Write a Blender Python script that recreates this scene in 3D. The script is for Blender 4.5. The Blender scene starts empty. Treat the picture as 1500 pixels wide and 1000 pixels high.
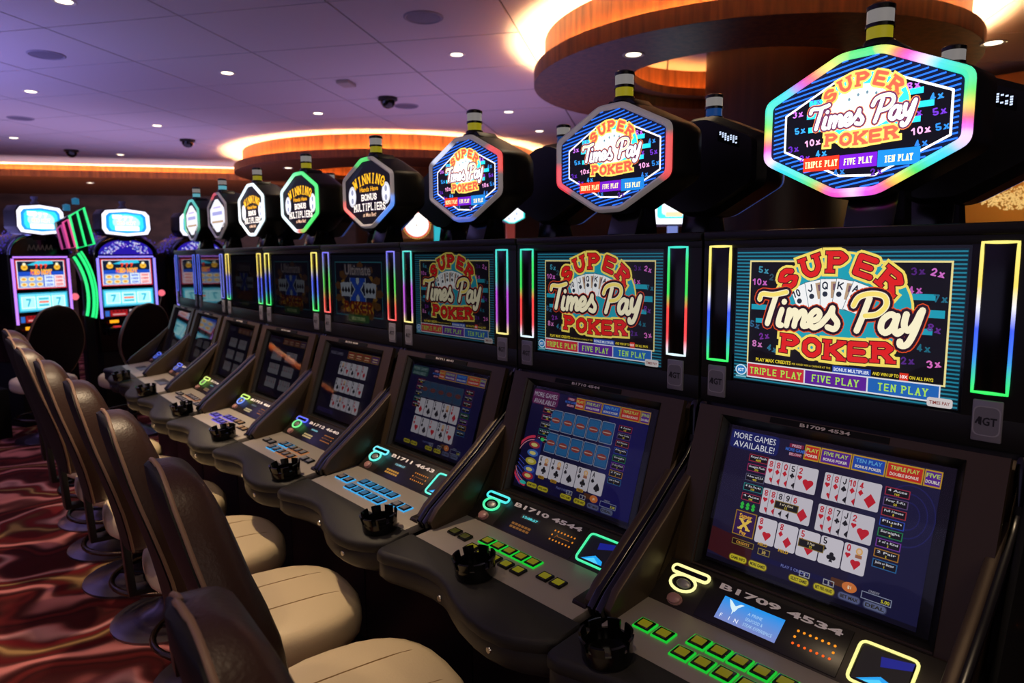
import bpy, bmesh, math, random
from mathutils import Vector, Matrix
random.seed(7)
PI = math.pi
C = bpy.context.scene.collection
# ------------------------------------------------------------------ camera, world, lights, exposure
sc = bpy.context.scene
sc.view_settings.view_transform = 'Standard'
sc.view_settings.look = 'None'
sc.view_settings.exposure = 0.0
sc.view_settings.gamma = 1.0
sc.view_settings.use_curve_mapping = False
CAMZ = 1.5
def cam_axes(yaw, pitch, roll):
    cy, sy, cp, sp = math.cos(yaw), math.sin(yaw), math.cos(pitch), math.sin(pitch)
    f = Vector((sy*cp, cy*cp, -sp)); r = Vector((cy, -sy, 0)); u = r.cross(f)
    return r*math.cos(roll)+u*math.sin(roll), -r*math.sin(roll)+u*math.cos(roll), f
CR, CU, CF = cam_axes(math.radians(41.123), math.radians(7.082), math.radians(-0.402))
cd = bpy.data.cameras.new('camera'); cam = bpy.data.objects.new('camera', cd); C.objects.link(cam)
cam.matrix_world = Matrix(((CR.x, CU.x, -CF.x, 0), (CR.y, CU.y, -CF.y, 0), (CR.z, CU.z, -CF.z, CAMZ), (0, 0, 0, 1)))
cd.sensor_width = 36; cd.lens = 1020/1500*36; cd.clip_start = .05
cd.dof.use_dof = True; cd.dof.focus_distance = 1.5; cd.dof.aperture_fstop = 5.0
sc.camera = cam
w = bpy.data.worlds.new('world'); sc.world = w; w.use_nodes = True
w.node_tree.nodes['Background'].inputs[0].default_value = (.30, .20, .42, 1)
w.node_tree.nodes['Background'].inputs[1].default_value = 0.03

def lamp(name, kind, loc, energy, color, size=.3, rot=(0, 0, 0), spot=None, blend=.6, spread=None, sizey=None):
    d = bpy.data.lights.new(name, kind); d.energy = energy; d.color = color
    if kind == 'AREA':
        d.size = size
        if sizey: d.shape = 'RECTANGLE'; d.size_y = sizey
        if spread: d.spread = spread
    elif kind == 'SPOT':
        d.spot_size = math.radians(spot or 70); d.spot_blend = blend; d.shadow_soft_size = size
    else: d.shadow_soft_size = size
    o = bpy.data.objects.new(name, d); o.location = loc; o.rotation_euler = rot; C.objects.link(o); return o
WARM = (1.0, .74, .46)
# added purple fill lamps in place of slot machine glow, most aimed upward
lamp('purple_fill', 'AREA', (-1.6, 8.2, 1.7), 130, (.36, .32, 1.0), 5, (PI, 0, 0), sizey=3)
lamp('purple_fill', 'AREA', (-3.0, 3.0, 1.7), 46, (.48, .34, .95), 5, (PI, 0, 0), sizey=4)
lamp('purple_fill', 'AREA', (5.2, 6.6, 1.7), 40, (.62, .38, .85), 3, (PI, 0, 0), sizey=4)
lamp('purple_fill', 'AREA', (2.2, 11.6, 1.9), 62, (.52, .38, .85), 5, (PI, 0, 0), sizey=3)
lamp('purple_fill', 'AREA', (-6.5, 4.5, 1.3), 55, (.62, .55, 1.0), 7, (0, -PI/2, 0), sizey=7)
lamp('rear_fill', 'AREA', (-1.2, -2.6, 2.0), 26, (1, .80, .66), 4, (PI/2, 0, math.radians(-12)), sizey=1.6)  # added fill lamp lifting the faces turned towards the camera side
lamp('wall_fill', 'AREA', (3.0, 14.5, 1.9), 150, (.95, .66, .82), 7, (math.radians(92), 0, math.radians(-27)), sizey=.5)  # added fill lamp to brighten the back wall, not a fixture
# ceiling downlights over the row
for (x, y, e, s) in ((.50, 2.45, 52, 58), (.62, 3.9, 78, 56), (-.75, 3.6, 26, 70), (-.9, 1.9, 16, 70), (1.04, 5.98, 24, 70), (.1, .55, 9, 66)):
    lamp('downlight', 'SPOT', (x, y, 3.27), e*3.6, WARM, .05, (0, math.radians(-6), 0), spot=s, blend=.7)

for x, y in ((2.35, 2.0), (2.35, 4.2)): lamp('downlight', 'SPOT', (x, y, 3.27), 55, WARM, .05, (0, 0, 0), spot=80, blend=.7)
# ------------------------------------------------------------------ materials
def lin(c):
    c = c.lstrip('#'); v = [int(c[i:i+2], 16)/255 for i in (0, 2, 4)]
    return [x/12.92 if x <= .04045 else ((x+.055)/1.055)**2.4 for x in v]
MATS = {}
def mat(name, col, rough=.5, metal=0, spec=.5, bump=0, bscale=200, coat=0, emit=None, es=0):
    if name in MATS: return MATS[name]
    m = bpy.data.materials.new(name); m.use_nodes = True; nt = m.node_tree; b = nt.nodes['Principled BSDF']
    c = lin(col) if isinstance(col, str) else col
    b.inputs['Base Color'].default_value = (*c, 1); b.inputs['Roughness'].default_value = rough
    b.inputs['Metallic'].default_value = metal; b.inputs['Specular IOR Level'].default_value = spec
    b.inputs['Coat Weight'].default_value = coat
    if emit:
        b.inputs['Emission Color'].default_value = (*lin(emit), 1); b.inputs['Emission Strength'].default_value = es
    if bump:
        t = nt.nodes.new('ShaderNodeTexNoise'); t.inputs['Scale'].default_value = bscale; t.inputs['Detail'].default_value = 4
        tc = nt.nodes.new('ShaderNodeTexCoord'); nt.links.new(tc.outputs['Object'], t.inputs['Vector'])
        bp = nt.nodes.new('ShaderNodeBump'); bp.inputs['Strength'].default_value = bump; bp.inputs['Distance'].default_value = .002
        nt.links.new(t.outputs['Fac'], bp.inputs['Height']); nt.links.new(bp.outputs['Normal'], b.inputs['Normal'])
    MATS[name] = m; return m
def glow(name, col, s):
    return mat(name, '101010', .4, emit=col, es=s)
def artmat(s, base=0.01, rough=.5):
    n = 'print_%.3f_%.2f' % (s, base)
    if n in MATS: return MATS[n]
    m = bpy.data.materials.new(n); m.use_nodes = True; nt = m.node_tree; b = nt.nodes['Principled BSDF']
    b.inputs['Base Color'].default_value = (base, base, base, 1); b.inputs['Roughness'].default_value = rough
    a = nt.nodes.new('ShaderNodeVertexColor'); a.layer_name = 'Col'
    nt.links.new(a.outputs['Color'], b.inputs['Emission Color']); b.inputs['Emission Strength'].default_value = s
    MATS[n] = m; return m
def inkmat():
    if 'ink' in MATS: return MATS['ink']
    m = bpy.data.materials.new('ink'); m.use_nodes = True; nt = m.node_tree; b = nt.nodes['Principled BSDF']
    a = nt.nodes.new('ShaderNodeVertexColor'); a.layer_name = 'Col'
    nt.links.new(a.outputs['Color'], b.inputs['Base Color']); b.inputs['Roughness'].default_value = .45
    MATS['ink'] = m; return m
def glassmat():
    if 'glass' in MATS: return MATS['glass']
    m = bpy.data.materials.new('glass'); m.use_nodes = True; nt = m.node_tree; nt.nodes.remove(nt.nodes['Principled BSDF'])
    out = nt.nodes['Material Output']; mix = nt.nodes.new('ShaderNodeMixShader'); f = nt.nodes.new('ShaderNodeFresnel')
    f.inputs['IOR'].default_value = 1.36; t = nt.nodes.new('ShaderNodeBsdfTransparent'); g = nt.nodes.new('ShaderNodeBsdfGlossy')
    g.inputs['Roughness'].default_value = .03
    nt.links.new(f.outputs[0], mix.inputs[0]); nt.links.new(t.outputs[0], mix.inputs[1]); nt.links.new(g.outputs[0], mix.inputs[2])
    nt.links.new(mix.outputs[0], out.inputs[0]); MATS['glass'] = m; return m
def noisemat(name, c1, c2, scale=6, stretch=(1, 1, 1), rough=.5, metal=0, detail=5, spec=.4, bump=.0):
    if name in MATS: return MATS[name]
    m = bpy.data.materials.new(name); m.use_nodes = True; nt = m.node_tree; b = nt.nodes['Principled BSDF']
    tc = nt.nodes.new('ShaderNodeTexCoord'); mp = nt.nodes.new('ShaderNodeMapping'); mp.inputs['Scale'].default_value = stretch
    t = nt.nodes.new('ShaderNodeTexNoise'); t.inputs['Scale'].default_value = scale; t.inputs['Detail'].default_value = detail
    r = nt.nodes.new('ShaderNodeValToRGB'); e = r.color_ramp.elements
    e[0].position = .35; e[0].color = (*lin(c1), 1); e[1].position = .65; e[1].color = (*lin(c2), 1)
    nt.links.new(tc.outputs['Object'], mp.inputs[0]); nt.links.new(mp.outputs[0], t.inputs['Vector'])
    nt.links.new(t.outputs['Fac'], r.inputs[0]); nt.links.new(r.outputs[0], b.inputs['Base Color'])
    b.inputs['Roughness'].default_value = rough; b.inputs['Metallic'].default_value = metal; b.inputs['Specular IOR Level'].default_value = spec
    if bump:
        bp = nt.nodes.new('ShaderNodeBump'); bp.inputs['Strength'].default_value = bump; bp.inputs['Distance'].default_value = .003
        nt.links.new(t.outputs['Fac'], bp.inputs['Height']); nt.links.new(bp.outputs['Normal'], b.inputs['Normal'])
    MATS[name] = m; return m
def carpetmat():
    m = bpy.data.materials.new('carpet_pile'); m.use_nodes = True; nt = m.node_tree; b = nt.nodes['Principled BSDF']; L = nt.links.new
    tc = nt.nodes.new('ShaderNodeTexCoord'); mp = nt.nodes.new('ShaderNodeMapping')
    mp.inputs['Rotation'].default_value = (0, 0, math.radians(28)); mp.inputs['Scale'].default_value = (1, 1, 1)
    L(tc.outputs['Object'], mp.inputs[0])
    n1 = nt.nodes.new('ShaderNodeTexNoise'); n1.inputs['Scale'].default_value = 2.0; n1.inputs['Detail'].default_value = 1.5
    L(mp.outputs[0], n1.inputs['Vector'])
    sep = nt.nodes.new('ShaderNodeSeparateXYZ'); L(mp.outputs[0], sep.inputs[0])
    ad = nt.nodes.new('ShaderNodeMath'); ad.operation = 'MULTIPLY_ADD'; ad.inputs[1].default_value = 1.25
    L(n1.outputs['Fac'], ad.inputs[0]); L(sep.outputs['Y'], ad.inputs[2])
    sc1 = nt.nodes.new('ShaderNodeMath'); sc1.operation = 'MULTIPLY'; sc1.inputs[1].default_value = 1.55; L(ad.outputs[0], sc1.inputs[0])
    fr = nt.nodes.new('ShaderNodeMath'); fr.operation = 'FRACT'; L(sc1.outputs[0], fr.inputs[0])
    r = nt.nodes.new('ShaderNodeValToRGB'); r.color_ramp.interpolation = 'B_SPLINE'
    stops = [(0, '2a0c0c'), (.07, '6e2020'), (.12, '240a0a'), (.2, '3a0c10'), (.25, 'd08080'), (.31, 'c07070'), (.34, '1c0a08'), (.42, '641418'),
             (.5, '2e1210'), (.55, 'b89060'), (.58, '28120c'), (.66, '7c1c22'), (.71, '3a1414'), (.77, 'e0a0a0'), (.81, 'a05050'), (.85, '200a0a'), (.93, '4c1214'), (1, '2a0c0c')]
    e = r.color_ramp.elements
    while len(e) < len(stops): e.new(.5)
    for k, (p, c) in enumerate(stops): e[k].position = p; e[k].color = (*lin(c), 1)
    L(fr.outputs[0], r.inputs[0])
    n2 = nt.nodes.new('ShaderNodeTexNoise'); n2.inputs['Scale'].default_value = 350; L(tc.outputs['Object'], n2.inputs['Vector'])
    mx = nt.nodes.new('ShaderNodeMix'); mx.data_type = 'RGBA'; mx.blend_type = 'MULTIPLY'; mx.inputs[0].default_value = .6
    L(r.outputs[0], mx.inputs[6]); L(n2.outputs['Fac'], mx.inputs[7]); L(mx.outputs[2], b.inputs['Base Color'])
    bp = nt.nodes.new('ShaderNodeBump'); bp.inputs['Strength'].default_value = .5; bp.inputs['Distance'].default_value = .004
    L(n2.outputs['Fac'], bp.inputs['Height']); L(bp.outputs['Normal'], b.inputs['Normal'])
    b.inputs['Roughness'].default_value = .95; b.inputs['Specular IOR Level'].default_value = .1
    return m
BLACK = mat('black_plastic', '0b0a0a', .42, spec=.45, bump=.15, bscale=900)
BLACKG = mat('black_gloss', '060606', .18)
BLACKM = mat('black_matte', '070707', .7, spec=.25)
BRONZE = mat('bronze_paint', '463829', .36, .45, bump=.1, bscale=1500)
BRONZED = mat('bronze_dark', '2a211a', .36, .5)
GREYD = mat('deck_grey', 'a09890', .42, .2, bump=.12, bscale=1200)
PADM = mat('pad_rubber', '1d1b1a', .55, spec=.4, bump=.3, bscale=700)
CHROME = mat('chrome', 'b8b4b0', .18, 1)
SILVER = mat('grey_badge', '8a8894', .45, .3)
LEATHER = mat('brown_leather', '3c251c', .40, spec=.5, bump=.35, bscale=160)
LEATHERD = mat('dark_vinyl', '0e090a', .6, spec=.3, bump=.2, bscale=300)
BEIGE = mat('beige_leather', 'd6c2a0', .42, spec=.45, bump=.3, bscale=160)
PIPING = mat('tan_piping', '8a6c58', .5)
WOOD = noisemat('wood_veneer', '5a2e16', '80481f', 3, (8, 8, .6), .42, bump=.05)
WOODD = noisemat('dark_wood', '2a140e', '3a1d13', 3, (6, 6, .5), .4)
CEILM = mat('ceiling_paint', 'c6bcba', .85, spec=.2, bump=.1, bscale=60)

# ------------------------------------------------------------------ mesh helpers
class MB:
    def __init__(s): s.v = []; s.f = []; s.m = []
    def add(s, v, f, mi=0):
        o = len(s.v); s.v += [tuple(p) for p in v]; s.f += [tuple(i+o for i in q) for q in f]; s.m += [mi]*len(f); return s
    def box(s, x0, x1, y0, y1, z0, z1, mi=0):
        v = [(x, y, z) for x in (x0, x1) for y in (y0, y1) for z in (z0, z1)]
        return s.add(v, [(0, 1, 3, 2), (4, 6, 7, 5), (0, 4, 5, 1), (2, 3, 7, 6), (0, 2, 6, 4), (1, 5, 7, 3)], mi)
    def prism(s, poly, a0, a1, axis='y', mi=0):
        n = len(poly)
        def P(p, a):
            return {'y': (p[0], a, p[1]), 'x': (a, p[0], p[1]), 'z': (p[0], p[1], a)}[axis]
        v = [P(p, a0) for p in poly]+[P(p, a1) for p in poly]
        f = [tuple(range(n)), tuple(range(2*n-1, n-1, -1))]+[(i, i+n, (i+1) % n+n, (i+1) % n) for i in range(n)]
        return s.add(v, f, mi)
    def loft(s, rings, caps=True, closed=False, mi=0):
        n = len(rings[0]); v = [p for r in rings for p in r]; f = []
        k = len(rings)
        for a in range(k if closed else k-1):
            b = (a+1) % k
            for i in range(n): f.append((a*n+i, a*n+(i+1) % n, b*n+(i+1) % n, b*n+i))
        if caps and not closed: f += [tuple(range(n-1, -1, -1)), tuple(range((k-1)*n, k*n))]
        return s.add(v, f, mi)
    def lathe(s, prof, n=20, c=(0, 0, 0), mi=0, caps=True):
        return s.loft([[(c[0]+r*math.cos(2*PI*i/n), c[1]+r*math.sin(2*PI*i/n), c[2]+z) for i in range(n)] for r, z in prof], caps, mi=mi)
    def tube(s, pts, r, n=6, closed=False, mi=0):
        pts = [Vector(p) for p in pts]; k = len(pts); rings = []; up = None
        for i, p in enumerate(pts):
            a = pts[i-1] if (i or closed) else p; b = pts[(i+1) % k] if (i < k-1 or closed) else p
            t = (b-a).normalized()
            if up is None: up = Vector((0, 0, 1)) if abs(t.z) < .9 else Vector((1, 0, 0))
            x = t.cross(up)
            if x.length < 1e-6: x = t.cross(Vector((.3, 1, .2)))
            x.normalize(); y = x.cross(t).normalized(); up = y
            rr = r[i] if isinstance(r, (list, tuple)) else r
            rings.append([p+x*rr*math.cos(2*PI*j/n)+y*rr*math.sin(2*PI*j/n) for j in range(n)])
        return s.loft(rings, True, closed, mi)
    def mesh(s, name, mats, bevel=0, segs=2, smooth=35):
        me = bpy.data.meshes.new(name); me.from_pydata(s.v, [], s.f)
        me.polygons.foreach_set('material_index', s.m)
        bm = bmesh.new(); bm.from_mesh(me)
        bmesh.ops.recalc_face_normals(bm, faces=bm.faces)
        if bevel:
            es = [e for e in bm.edges if len(e.link_faces) == 2 and e.calc_face_angle(0) > math.radians(28)]
            bmesh.ops.bevel(bm, geom=es, offset=bevel, segments=segs, affect='EDGES', clamp_overlap=True, profile=.5)
        bm.to_mesh(me); bm.free()
        for m in (mats if isinstance(mats, (list, tuple)) else [mats]): me.materials.append(m)
        if smooth:
            me.polygons.foreach_set('use_smooth', [True]*len(me.polygons)); me.set_sharp_from_angle(angle=math.radians(smooth))
        return me
CACHE = {}
def link(name, me, parent=None, loc=(0, 0, 0), rot=(0, 0, 0)):
    o = bpy.data.objects.new(name, me); C.objects.link(o); o.location = loc; o.rotation_euler = rot
    if parent: o.parent = parent
    return o
def part(name, key, fn, mats, parent, bevel=0, smooth=35, loc=(0, 0, 0), rot=(0, 0, 0), segs=2):
    if key not in CACHE: CACHE[key] = fn().mesh(name, mats, bevel, segs, smooth)
    return link(name, CACHE[key], parent, loc, rot)
def thing(name, label, cat, loc=(0, 0, 0), rotz=0, group=None):
    o = link(name, None, None, loc, (0, 0, rotz)); tag(o, label, cat, group); return o
def tag(o, label, cat, group=None):
    o['label'] = label; o['category'] = cat
    if group: o['group'] = group
    return o
def struct(name, mb, m, label=None, bevel=0, smooth=35):
    o = link(name, mb.mesh(name, m, bevel, smooth=smooth)); o['kind'] = 'structure'; o['label'] = label or name.replace('_', ' ')
    o['category'] = name.split('_')[0]
    return o
def dup(root, loc, rotz=0, label=None, group=None):
    r = root.copy(); C.objects.link(r); r.location = loc; r.rotation_euler = (0, 0, rotz)
    if label: r['label'] = label
    if group: r['group'] = group
    for ch in list(root.children):
        c = ch.copy(); C.objects.link(c); c.parent = r
        for g in list(ch.children):
            d = g.copy(); C.objects.link(d); d.parent = c
    return r

# ------------------------------------------------------------------ flat print engine (screens, signs, lettering)
GL = {'A': '00 38 60|13 53', 'B': '00 08|08 48 67 65 44 04|04 44 63 61 40 00', 'C': '~66 57 48 28 17 06 02 11 20 40 51 62', 'D': '00 08|08 38 57 65 63 51 30 00',
 'E': '60 00 08 68|04 54', 'F': '00 08 68|04 44', 'G': '~66 57 48 28 17 06 02 11 20 40 51 62|62 64 44', 'H': '00 08|60 68|04 64', 'I': '30 38', 'J': '58 52 41 30 20 11 02',
 'K': '00 08|68 03|24 60', 'L': '08 00 60', 'M': '00 08 33 68 60', 'N': '00 08 60 68', 'O': '~28 48 57 66 62 51 40 20 11 02 06 17 28', 'P': '00 08|08 48 57 66 55 44 04',
 'Q': '~28 48 57 66 62 51 40 20 11 02 06 17 28|42 60', 'R': '00 08|08 48 57 66 55 44 04|34 60', 'S': '~66 57 48 28 17 06 15 24 44 53 62 51 40 20 11 02', 'T': '38 30|08 68',
 'U': '08 03 11 20 40 51 63 68', 'V': '08 30 68', 'W': '08 10 36 50 68', 'X': '00 68|08 60', 'Y': '08 34 68|34 30', 'Z': '08 68 00 60',
 '0': '~28 48 57 66 62 51 40 20 11 02 06 17 28', '1': '06 38 30', '2': '~06 17 28 48 57 66 54 00|00 60', '3': '~07 28 48 66 55 44|44 63 62 51 40 20 01', '4': '40 48 02 62',
 '5': '58 08 04|04 34 63 61 40 20 01', '6': '57 38 17 03 02 20 40 62 63 45 25 03', '7': '08 68 20', '8': '24 06 07 28 48 67 66 44 24 02 01 20 40 61 62 44',
 '9': '11 30 51 65 66 48 28 06 05 23 43 65', '!': '38 33|31 30', '&': '60 06 17 38 46 02 11 20 30 63', '-': '14 54', '.': '01 00', 'x': '00 55|05 50', ':': '34 34|31 31', '$': '66 48 28 06 24 44 62 40 20 02|39 30'}
def glyph(ch):
    out = []
    for pl in GL.get(ch, '').split('|'):
        if pl: out.append([(int(q[0]), int(q[1])) for q in pl.lstrip('~').split()])
    return out
BF = {}
def bftext(s, off):
    k = (s, off)
    if k not in BF:
        cu = bpy.data.curves.new('t', 'FONT'); cu.body = s; cu.size = 1; cu.offset = off; cu.resolution_u = 2
        ob = bpy.data.objects.new('t', cu); me = bpy.data.meshes.new_from_object(ob)
        v = [(p.co.x, p.co.y) for p in me.vertices]; f = [tuple(p.vertices) for p in me.polygons]
        bpy.data.objects.remove(ob); bpy.data.curves.remove(cu); bpy.data.meshes.remove(me)
        BF[k] = (v, f, min(p[0] for p in v), max(p[0] for p in v), min(p[1] for p in v), max(p[1] for p in v))
    return BF[k]
class Art:
    """flat print: (u, v) -> o + u*ux + v*uy, each layer a hair proud of the last"""
    def __init__(s, o, ux, uy, n, dl=.00012): s.o = Vector(o); s.ux = Vector(ux); s.uy = Vector(uy); s.n = Vector(n); s.v = []; s.f = []; s.c = []; s.L = 0; s.dl = dl
    def P(s, p, l=None): return s.o+s.ux*p[0]+s.uy*p[1]+s.n*((s.L if l is None else l)*s.dl)
    def poly(s, pts, col, l=None):
        o = len(s.v); s.v += [s.P(p, l) for p in pts]; s.f.append(tuple(range(o, o+len(pts)))); s.c.append(col if isinstance(col, (list, tuple)) else lin(col)); return s
    def rect(s, x0, y0, x1, y1, col, l=None): return s.poly([(x0, y0), (x1, y0), (x1, y1), (x0, y1)], col, l)
    def rrect(s, x0, y0, x1, y1, r, col, l=None, n=3):
        P = []
        for cx, cy, a in ((x1-r, y0+r, -90), (x1-r, y1-r, 0), (x0+r, y1-r, 90), (x0+r, y0+r, 180)):
            for k in range(n+1):
                t = math.radians(a+90*k/n); P.append((cx+r*math.cos(t), cy+r*math.sin(t)))
        return s.poly(P, col, l)
    def frame(s, x0, y0, x1, y1, w, col, l=None):
        s.rect(x0, y0, x1, y0+w, col, l); s.rect(x0, y1-w, x1, y1, col, l); s.rect(x0, y0+w, x0+w, y1-w, col, l); s.rect(x1-w, y0+w, x1, y1-w, col, l)
    def ell(s, cx, cy, rx, ry, col, l=None, n=36, a0=0, a1=360):
        return s.poly([(cx+rx*math.cos(math.radians(a0+(a1-a0)*k/n)), cy+ry*math.sin(math.radians(a0+(a1-a0)*k/n))) for k in range(n)], col, l)
    def stroke(s, pts, w, col, l=None, rnd=True, closed=False):
        k = len(pts)
        if closed: pts = list(pts)+[pts[0]]; k += 1
        h = w/2
        for i in range(k-1):
            (x0, y0), (x1, y1) = pts[i], pts[i+1]; dx, dy = x1-x0, y1-y0; d = math.hypot(dx, dy)
            if d < 1e-9: continue
            dx, dy = dx/d*h, dy/d*h
            s.poly([(x0-dy, y0+dx), (x0+dy, y0-dx), (x1+dy, y1-dx), (x1-dy, y1+dx)], col, l)
        if rnd:
            for x, y in pts: s.ell(x, y, h, h, col, l, 8)
    def spline(s, pts, w, col, l=None, sub=5):
        P = [pts[0]]+list(pts)+[pts[-1]]; out = []
        for i in range(1, len(P)-2):
            for j in range(sub):
                t = j/sub; a, b, c, d = P[i-1], P[i], P[i+1], P[i+2]
                out.append(tuple(.5*(2*b[q]+(c[q]-a[q])*t+(2*a[q]-5*b[q]+4*c[q]-d[q])*t*t+(3*b[q]-a[q]-3*c[q]+d[q])*t**3) for q in (0, 1)))
        out.append(pts[-1]); s.stroke(out, w, col, l)
    def slab(s, ch, mp, gw, gh, sw, col, l, serif=True, ws=1.0, grow=0.0):
        """one slab-serif letter, glyph box gw x gh centred on mp's origin"""
        X = lambda p: mp(((p[0]/6-.5)*(gw-sw), p[1]/8*(gh-sw)+sw/2))
        for pl in glyph(ch):
            s.stroke([X(p) for p in pl], (sw+grow)*ws, col, l)
            if serif and ch not in 'OCGS0123456789&!$':
                for e, q in ((pl[0], pl[1]), (pl[-1], pl[-2])):
                    if e[1] in (0, 8) and abs(e[1]-q[1]) > 1.5:
                        x = (e[0]/6-.5)*(gw-sw); y = e[1]/8*(gh-sw)+sw/2; b = sw*.92+grow/2; t = sw*.62
                        y += (sw-t)/2*(1 if e[1] else -1)
                        s.stroke([mp((x-b, y)), mp((x+b, y))], (t+grow)*ws, col, l, rnd=False)
    def line(s, txt, x, y, h, col, l=None, w=.75, sw=.17, gap=.28, serif=False, ang=0, anchor='c'):
        """stroke-font text line of cap height h"""
        adv = [(.28 if c in ' ' else (.22 if c in 'I!.1' else w)) for c in txt]; tot = sum(adv)*h+gap*h*(len(txt)-1)
        cx = -tot/2 if anchor == 'c' else (0 if anchor == 'l' else -tot); ca, sa = math.cos(math.radians(ang)), math.sin(math.radians(ang))
        for c, a in zip(txt, adv):
            if c != ' ':
                xo = cx+a*h/2
                s.slab(c, lambda p: (x+(xo+p[0])*ca-p[1]*sa, y+(xo+p[0])*sa+p[1]*ca), a*h if a > .3 else .75*h, h, sw*h, col, l, serif)
            cx += (a+gap)*h
    def bf(s, txt, x, y, h, col, l=None, off=.0, anchor='c', ang=0, wfit=None):
        v, f, x0, x1, y0, y1 = bftext(txt, off); k = h/.73; ca, sa = math.cos(math.radians(ang)), math.sin(math.radians(ang))
        kx = k if wfit is None else wfit/(x1-x0)
        ax = {'c': (x0+x1)/2, 'l': x0, 'r': x1}[anchor]; o = len(s.v); cc = lin(col) if isinstance(col, str) else col
        for px, py in v:
            px, py = (px-ax)*kx, py*k; s.v.append(s.P((x+px*ca-py*sa, y+px*sa+py*ca), l))
        for q in f: s.f.append(tuple(i+o for i in q)); s.c.append(cc)
    def suit(s, k, x, y, r, l):
        col = 'c81828' if k in 'hd' else '101014'
        if k == 'd': s.poly([(x, y-r*1.25), (x+r, y), (x, y+r*1.25), (x-r, y)], col, l)
        elif k in 'hs':
            g = 1 if k == 'h' else -1
            P = [(x, y-g*1.15*r)]
            for t in range(-30, 181, 35): P.append((x+r*.5+r*.52*math.cos(math.radians(t)), y+g*(r*.35+r*.52*math.sin(math.radians(t)))))
            for t in range(0, 211, 35): P.append((x-r*.5+r*.52*math.cos(math.radians(t)), y+g*(r*.35+r*.52*math.sin(math.radians(t)))))
            s.poly(P, col, l)
            if k == 's': s.poly([(x-r*.4, y-r*1.15), (x+r*.4, y-r*1.15), (x, y)], col, l)
        else:
            for a, b in ((0, .5), (-.5, -.15), (.5, -.15)): s.ell(x+a*r, y+b*r, r*.48, r*.48, col, l, 12)
            s.poly([(x-r*.4, y-r*1.1), (x+r*.4, y-r*1.1), (x, y+.2*r)], col, l)
    def card(s, x0, y0, x1, y1, rank, suit, l, big=True):
        s.rrect(x0, y0, x1, y1, .1*(x1-x0), 'd8d2dc', l); w_, h = x1-x0, y1-y0; c = 'c81828' if suit in 'hd' else '101014'
        hh = .24*h; cx = x0+(.2 if big else .17)*w_
        if rank == '10':
            s.line('1', cx-.10*w_, y1-hh*1.15, hh, c, l+1, sw=.16); s.line('0', cx+.10*w_, y1-hh*1.15, hh, c, l+1, w=.42, sw=.16)
        else: s.line(rank, cx, y1-hh*1.15, hh, c, l+1, w=.55, sw=.17)
        s.suit(suit, cx, y1-hh*1.75, .11*h*.85, l+1)
        if big:
            s.suit(suit, x0+.57*w_, y0+.33*h, .17*h, l+1)
            if rank in 'JQK':
                s.ell(x0+.66*w_, y0+.8*h, .15*w_, .13*h, 'e8b060', l+1, 12); s.ell(x0+.66*w_, y0+.8*h, .09*w_, .08*h, 'e8c8b0', l+2, 10); s.rect(x0+.52*w_, y0+.56*h, x0+.8*w_, y0+.68*h, 'a86848', l+1)
    def mesh(s, name, m):
        me = bpy.data.meshes.new(name); me.from_pydata([tuple(p) for p in s.v], [], s.f)
        a = me.attributes.new('Col', 'FLOAT_COLOR', 'CORNER'); buf = []
        for p, c in zip(me.polygons, s.c): buf += [c[0], c[1], c[2], 1.0]*p.loop_total
        a.data.foreach_set('color', buf); me.materials.append(m)
        # keep normals facing out
        return me
def art_part(name, key, fn, m, parent):
    k = (key, m.name)
    if k not in CACHE: CACHE[k] = fn().mesh(name, m)
    return link(name, CACHE[k], parent)

SUPER_T = [[(2.1, 6.35), (2.3, 6.75), (3.2, 6.72), (4.25, 6.95)], [(3.45, 6.7), (3.1, 5.6), (2.8, 4.55)],
 [(3.95, 5.65), (3.75, 5.0), (3.7, 4.55), (3.95, 4.5)], [(4.1, 6.22), (4.12, 6.25)],
 [(4.55, 5.65), (4.35, 4.5)], [(4.42, 4.9), (4.85, 5.6), (5.1, 5.45), (4.95, 4.5)], [(5.02, 4.9), (5.5, 5.6), (5.75, 5.4), (5.62, 4.6), (5.95, 4.6)],
 [(6.1, 4.95), (6.65, 5.1), (6.85, 5.5), (6.55, 5.72), (6.15, 5.3), (6.15, 4.75), (6.45, 4.5), (6.95, 4.75)],
 [(6.95, 4.75), (7.55, 5.5), (7.75, 5.95), (7.75, 5.5), (8.15, 4.95), (7.95, 4.5), (7.45, 4.6)],
 [(10.25, 6.75), (9.85, 5.5), (9.5, 4.5)], [(9.2, 6.2), (9.55, 6.8), (10.4, 7.05), (11.2, 6.9), (11.35, 6.3), (10.8, 5.7), (10.0, 5.55)],
 [(12.05, 5.5), (11.7, 5.75), (11.2, 5.35), (11.1, 4.75), (11.4, 4.5), (11.8, 4.85), (12.1, 5.65)], [(12.1, 5.65), (11.95, 4.8), (12.15, 4.5), (12.4, 4.7)],
 [(12.65, 5.8), (12.55, 5.1), (12.8, 4.75), (13.2, 5.2), (13.5, 5.95)], [(13.6, 6.1), (13.2, 4.7), (12.8, 3.85), (12.4, 3.75), (12.35, 4.0)]]
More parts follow.
